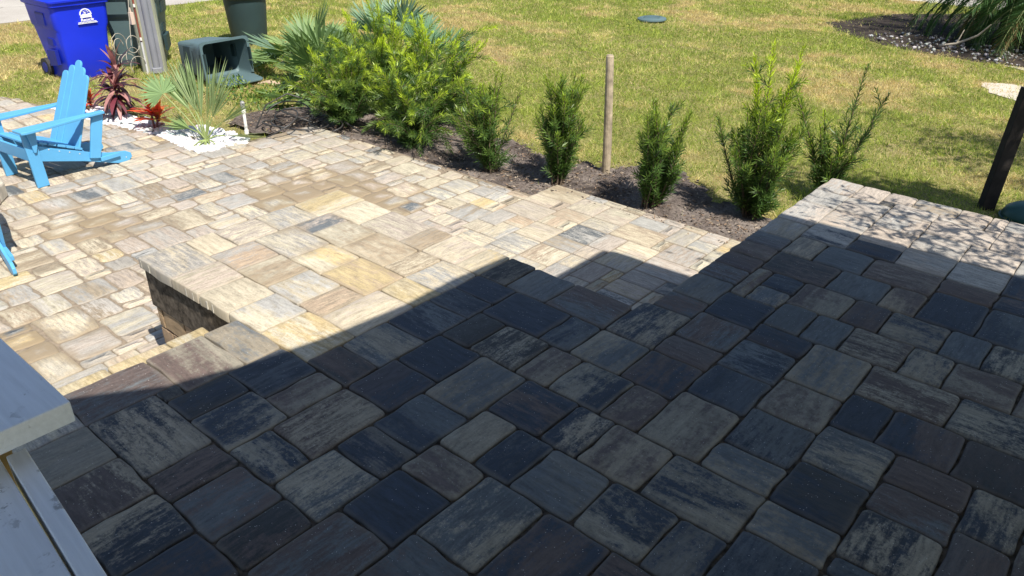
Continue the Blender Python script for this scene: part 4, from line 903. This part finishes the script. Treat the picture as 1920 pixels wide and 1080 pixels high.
strap_plant((-8.70, 3.97, GZ + .03), [(0, 0, .27, 1.2), (.07, .04, .2, .8)], 'bright red and yellow croton beside the fan palm', 'croton', 'croton',
            [(.52, .05, .025), (.60, .10, .03), (.62, .40, .05), (.20, .04, .03), (.55, .16, .04)], .26, .075, 19, 6, .35)
strap_plant((-10.0, 3.85, GZ + .03), [(0, 0, .15, 1.0), (-.08, -.1, .12, .8)], 'small orange red croton half hidden behind the chair arm', 'croton', 'croton',
            [(.50, .07, .03), (.50, .15, .04), (.22, .07, .03), (.12, .10, .04), (.45, .12, .04)], .19, .05, 16, 9, .4)

# date palm with arching feather fronds
def date_palm(base, crown, nf, L, label, seed):
    g = np.random.default_rng(seed); root = empty('date_palm', base); tag(root, label, 'palm'); R = []; st = MB()
    tr = MB(); tr.tube([(0, 0, -.05), (0, 0, crown * .5), (0, 0, crown)], [.20, .17, .2], 14, col=(.035, .028, .022)); tr.build('trunk', mat_col('fibrous trunk', .95, 60, .8), root)
    for k in range(nf):
        az = k * 2.4 + g.uniform(-.3, .3); el = 1.2 - 1.9 * (k / nf) + g.uniform(-.15, .15); n = 12; p = np.array((0, 0, crown)); pts = [p]; ds = []
        Lk = L * g.uniform(.85, 1.1)
        for q in range(n):
            e = el - 1.5 * (q / n) ** 1.3 * (.7 + .3 * cos(el)); d_ = np.array((cos(az) * cos(e), sin(az) * cos(e), sin(e))); p = p + d_ * Lk / n; pts.append(p); ds.append(d_)
        zmin = min(p[2] for p in pts)
        st.tube([tuple(a) for a in pts], [.012 - .0008 * i for i in range(n + 1)], 5, col=(.20, .24, .08))
        m_ = 64; t = np.linspace(.08, 1, m_); i = np.minimum((t * n).astype(int), n - 1); P = np.array(pts)[i] + np.array(ds)[i] * ((t * n - i)[:, None] * Lk / n); T = np.array(ds)[i]
        s0 = np.array((-sin(az), cos(az), 0.0)); up_ = np.cross(s0, T)
        old = k > nf * .88
        for sg in (-1, 1):
            D = unit(T * .75 + s0 * sg * .9 - up_ * .15 + np.array((0, 0, -.35)) + g.normal(size=(m_, 3)) * .07)
            S = unit(np.cross(D, s0 + .3 * g.normal(size=(m_, 3)))); LL = .30 * np.sin(pi * np.clip(.12 + .83 * t, 0, 1)) ** .6 + .04
            C = np.array((.30, .20, .09) if old else (.055, .12, .035)) * g.uniform(.75, 1.3, (m_, 1)); R.append((P, D, S, LL, np.full(m_, .016), C))
    flush(R, 'frond', PALMLEAF, root, .4); st.build('stem', mat_col('frond rib', .6), root, smooth=True); return root
date_palm((-2.75, 17.3, GZ), 1.15, 95, 2.2, 'date palm with dark arching feather fronds in the bed at the top right', 4)
date_palm((-2.0, 16.7, GZ), 1.0, 85, 1.9, 'second date palm with browned lower fronds at the right edge of the bed', 8)
m = MB(); m.tube([(-.25, 0, .06), (0, .05, .12), (.3, .02, .30), (.45, 0, .5)], [.02, .022, .018, .01], 7); m.tube([(0, .05, .12), (.05, .12, .35)], [.014, .008], 6)
o = m.build('dead_branch', mat_plain('bleached dead wood', (.42, .36, .28), .9), smooth=True, loc=(-3.2, 15.5, GZ)); tag(o, 'pale dead branch at the front edge of the date palm bed', 'branch')

# ---------------------------------------------------------------- small garden things
m = MB(); m.rings([circ(.27, 0), circ(.29, .015), circ(.285, .04), circ(.22, .06), circ(.1, .066)])
for k in range(5): m.box(-.16, .16, -.13 + k * .06, -.115 + k * .06, .055, .068)
o = m.build('bin_lid', BING, smooth=False, loc=(-8.46, 14.2, GZ + .03)); o.rotation_euler = (radians(3), radians(-2), .4); o.scale = (1.0, .8, 1); tag(o, 'grey green plastic lid lying flat on the open lawn', 'lid')
PVC = mat_plain('white pvc', (.78, .76, .70), .5, .05, 8, .05, 60)
root = empty('sprinkler_riser', (-7.66, 4.50, GZ)); tag(root, 'white pipe riser with a grey sprinkler head by the patio corner', 'sprinkler')
m = MB(); m.tube([(0, 0, -.02), (0, 0, .36)], .017, 12); m.tube([(0, 0, .10), (0, 0, .14)], .024, 12); m.tube([(0, 0, .33), (0, 0, .37)], .024, 12); m.build('pipe', PVC, root, smooth=False)
m = MB(); m.tube([(0, 0, .37), (0, 0, .44), (0, 0, .46)], [.022, .024, .015], 12); m.tube([(0, 0, .42), (.03, -.01, .45)], .01, 8); m.build('sprinkler_head', mat_plain('grey plastic', (.28, .28, .27), .5), root)
TUBE = mat_plain('black drip tubing', (.035, .033, .032), .45, .2, 30, .1, 60, .5)
m = MB(); r_ = random.Random(11)
for k in range(9):
    c0 = Vector((-7.55 + r_.uniform(-.25, .35), 5.02 + r_.uniform(-.25, .35), GZ + .03)); rad = r_.uniform(.18, .38); ti = r_.uniform(-.5, .5); a0 = r_.uniform(0, 6.28); sweep = r_.uniform(2.2, 5.0)
    m.tube([c0 + Vector((rad * cos(a0 + sweep * i / 14), rad * .8 * sin(a0 + sweep * i / 14), .07 + max(-.03, .13 * math.sin(sweep * i / 14 * .8 + ti) * (k % 2 + .3)))) for i in range(15)], .0085, 6)
m.tube([(-7.4, 5.2, GZ + .09), (-7.5, 5.5, GZ + .12), (-7.1, 5.62, GZ + .10), (-6.2, 5.9, GZ + .07), (-5.3, 6.1, GZ + .06)], .008, 6)
m.tube([(-7.62, 5.36, GZ + .08), (-7.5, 5.42, GZ + .14), (-7.2, 5.43, GZ + .15), (-6.9, 5.45, GZ + .08)], .011, 6)
m.tube([(-7.9, 4.75, GZ + .03), (-7.85, 4.9, GZ + .3), (-7.7, 5.1, GZ + .42), (-7.4, 5.35, GZ + .3), (-7.2, 5.5, GZ + .1)], .009, 6)
o = m.build('drip_tubing', TUBE, smooth=True); tag(o, 'tangled loops of black drip tubing on the soil at the patio corner', 'tubing')
m = MB(); m.tube([(-.22, 0, .02), (-.05, .02, .04), (.12, -.01, .035), (.26, .03, .02)], [.012, .035, .03, .01], 8)
o = m.build('wood_chunk', mat_plain('split pale wood', (.46, .34, .24), .9, .2), smooth=False, loc=(-9.55, 6.1, GZ)); o.rotation_euler = (0, 0, .5); tag(o, 'pale piece of split wood lying in the weeds beside the fallen bin', 'wood')
root = empty('valve_box', (-.70, 7.98, GZ)); tag(root, 'dark green domed plastic cover on the grass at the foot of the leaning post', 'cover')
m = MB(); m.rings([circ(.20, 0), circ(.195, .05), circ(.17, .10), circ(.11, .14), circ(.04, .155)]); m.build('dome', mat_plain('dark green cover', (.02, .075, .065), .45), root, smooth=True)
m = MB(); m.rings([circ(.215, 0), circ(.215, .018), circ(.198, .022)]); m.build('rim', mat_plain('dark green rim', (.018, .06, .052), .5), root)

# stone ring (fire pit) whose rim shows at the left edge
root = empty('fire_pit', (-7.92, 1.53, PZ)); tag(root, 'low ring of tumbled stone blocks just inside the left edge of the patio', 'fire pit')
for c_ in range(2):
    for k in range(11):
        a = 2 * pi * (k + .5 * c_) / 11; m = MB(); r0, r1 = .40, .58 - .02 * c_; da = 2 * pi / 11 * .48
        z0 = c_ * .15 + .003; z1 = z0 + .145; jx = random.uniform(-.006, .012)
        pts = [(r0 * cos(a - da), r0 * sin(a - da)), (r1 * cos(a - da) + jx, r1 * sin(a - da)), ((r1 + .012) * cos(a), (r1 + .012) * sin(a)), (r1 * cos(a + da), r1 * sin(a + da) + jx), (r0 * cos(a + da), r0 * sin(a + da))]
        m.prism(pts, z0, z1, 'z', col=jit(random.choice([(.42, .36, .28), (.38, .31, .25), (.46, .42, .35)]), .1)); m.build('block', BLOCK, root, bevel=.018)

# ground cover and weeds around the palmettos
n = 9000; x = rng.uniform(-10.9, -7.9, n); y = rng.uniform(5.15, 8.3, n)
k = (vnoise(x, y, .5) + .4 * vnoise(x, y, .17) > .62) & ~inpoly(x, y, SOILP) & ~((x < -9.9) & (y < 6.35) & (y > 5.1)); x, y = x[k], y[k]; n = len(x)
az = rng.uniform(0, 2 * pi, n); el = rng.uniform(.0, 1.2, n); D = np.stack([np.cos(az) * np.cos(el), np.sin(az) * np.cos(el), np.sin(el)], 1)
P = np.stack([x, y, GZ + rng.random(n) ** 1.5 * .16], 1); C = np.array([(.20, .30, .05), (.12, .22, .04), (.30, .36, .08), (.07, .13, .03)])[rng.integers(0, 4, n)] * rng.uniform(.8, 1.2, (n, 1))
o = quads('ground_cover', LEAF, P, D, rand_side(D), rng.uniform(.03, .08, n), rng.uniform(.015, .03, n), C); tag(o, 'leafy green weeds growing among the palmettos beside the fallen bin', 'weeds', kind='stuff')
# longer tufts of grass against the far patio wing
n = 7000; x = rng.uniform(-1.9, .4, n); y = 5.75 + rng.random(n) ** 1.2 * 1.6; az = rng.uniform(0, 2 * pi, n); el = rng.uniform(.5, 1.4, n)
D = np.stack([np.cos(az) * np.cos(el), np.sin(az) * np.cos(el), np.sin(el)], 1); C = np.array([(.13, .22, .035), (.20, .29, .05), (.08, .15, .03)])[rng.integers(0, 3, n)]
o = quads('tall_grass', GRASS, np.stack([x, y, np.full(n, GZ)], 1), D, rand_side(D), rng.uniform(.06, .15, n), rng.uniform(.004, .008, n), C, mid=.3); tag(o, 'longer green grass blades growing against the far patio wing', 'grass', kind='stuff')

# ---------------------------------------------------------------- white railing corner close to the camera
def white_mat():
    t = NT('white painted timber'); tc = t.n('TexCoord').outputs['Object']
    g = t.noise(t.map(tc, (6, 90, 90)), 1.0, 4, .6); d_ = t.noise(tc, 26, 5, .7); dm = t.noise(tc, 7, 3)
    dirt = t.math('MULTIPLY', t.ramp(d_, [(.57, 0.0), (.63, 1.0)]), t.ramp(dm, [(.5, 0.0), (.6, .75)]))
    c = t.mix(dirt, (.88, .90, .93), (.28, .28, .28)); c = t.mix(1.0, c, t.ramp(g, [(.3, .9), (.7, 1.03)]), 'MULTIPLY')
    return t.done(t.pbr(c, .55, g, .3, .002, .4))
WH = white_mat()
root = empty('railing', (-1.55, .30, 0)); tag(root, 'white painted timber railing with a flat cap at the lower left corner', 'railing')
def rb(name, x0, x1, y0, y1, z0, z1, mat=WH, bev=.003, rz=0.0):
    m = MB(); cx_, cy_, cz_ = (x0 + x1) / 2, (y0 + y1) / 2, (z0 + z1) / 2; m.box(x0 - cx_, x1 - cx_, y0 - cy_, y1 - cy_, z0 - cz_, z1 - cz_)
    o = m.build(name, mat, root, bevel=bev); o.location = (cx_ + 1.55, cy_ - .30, cz_); o.rotation_euler = (0, 0, rz); return o
rb('cap', -3.2, -1.511, .17, .403, 1.150, 1.200)
rb('top_rail', -1.600, -.55, .132, .2255, 1.04, 1.100, rz=radians(-4.8))
rb('trim_board', -1.565, -.55, .229, .266, 1.00, 1.108, rz=radians(-5.3))
rb('post', -1.72, -1.62, .20, .30, 0.0, 1.149, mat_plain('raw lumber', (.42, .28, .11), .8, .2), .002)

# ---------------------------------------------------------------- porch roof overhead and a tree, both outside the picture, that cast the shade
root = empty('porch_roof', (1, 3, 0)); tag(root, 'flat porch roof over the upper patio, above the picture', 'roof')
RZ = 3.0; hk = RZ + .06 - DZ; sx_, sy_ = .66 * hk, -.20 * hk
edge = [(-2.87, 5.10), (-2.88, 3.33), (-2.91, 2.9), (-2.90, 2.5), (-2.95, 2.0), (-3.03, 1.62), (-3.16, 1.25), (-3.40, .90), (-3.62, .55), (-3.9, .1), (-4.0, -2.1)]
edge = [(a * .9043, b * .9043) for a, b in edge]; pts = [(-2.50, 4.66)] + edge
pts = [(a + sx_ - 1, b + sy_ - 3) for a, b in pts] + [(3.6, -3.2 - 1.9), (3.6, 4.76 + sy_ - 3), (1.8 - 1, 4.76 + sy_ - 3)]
m = MB(); m.prism(pts, RZ, RZ + .06, 'z'); m.build('roof_slab', mat_plain('grey roof board', (.30, .28, .26), .9), root)
tree = empty('shade_tree', (4.2, 7.2, GZ)); tag(tree, 'broad tree beyond the right edge whose dappled shade falls on the far patio wing', 'tree')
m = MB(); m.tube([(0, 0, -.1), (.05, 0, 1.6), (-.2, -.2, 3.0), (-.8, -.8, 4.2)], [.20, .16, .13, .08], 12)
for a in range(9):
    az = a * .7; m.tube([(0, 0, 2.4 + .15 * a), (cos(az) * .9, sin(az) * .9, 3.3 + .15 * a), (cos(az) * 2.0, sin(az) * 2.0, 3.8 + .15 * a)], [.06, .04, .015], 7)
m.build('trunk', BARK, tree, smooth=True)
R = []
n = 1500; ctr = rng.normal(size=(230, 3)) * np.array((1.25, 1.15, .45)) + np.array((-1.6, -2.3, 4.2)); TL = np.array((4.2, 7.2, GZ))
def clump(k, c, s): return rng.normal(size=(k, 3)) * np.array(s) + np.array(c) - TL
ctr = np.concatenate([clump(34, (.60, 4.72, 2.2), (.52, .24, .08)), clump(110, (1.5, 6.85, 3.7), (.55, .22, .25)), clump(30, (1.7, 9.3, 3.9), (.4, .4, .3)), clump(60, (3.6, 6.6, 4.2), (.8, 1.4, .5))])
P = np.repeat(ctr, 34, 0) + rng.normal(size=(len(ctr) * 34, 3)) * np.array((.17, .15, .10))
n = len(P); D = unit(rng.normal(size=(n, 3)) + np.array((0, 0, -.3))); 
quads('crown', LEAF, P, D, rand_side(D), rng.uniform(.10, .18, n) * np.where(np.arange(n) < 34 * 34, .75, 1), rng.uniform(.04, .07, n) * np.where(np.arange(n) < 34 * 34, .38, 1), np.array((.07, .14, .03)) * rng.uniform(.7, 1.3, (n, 1)), tree)
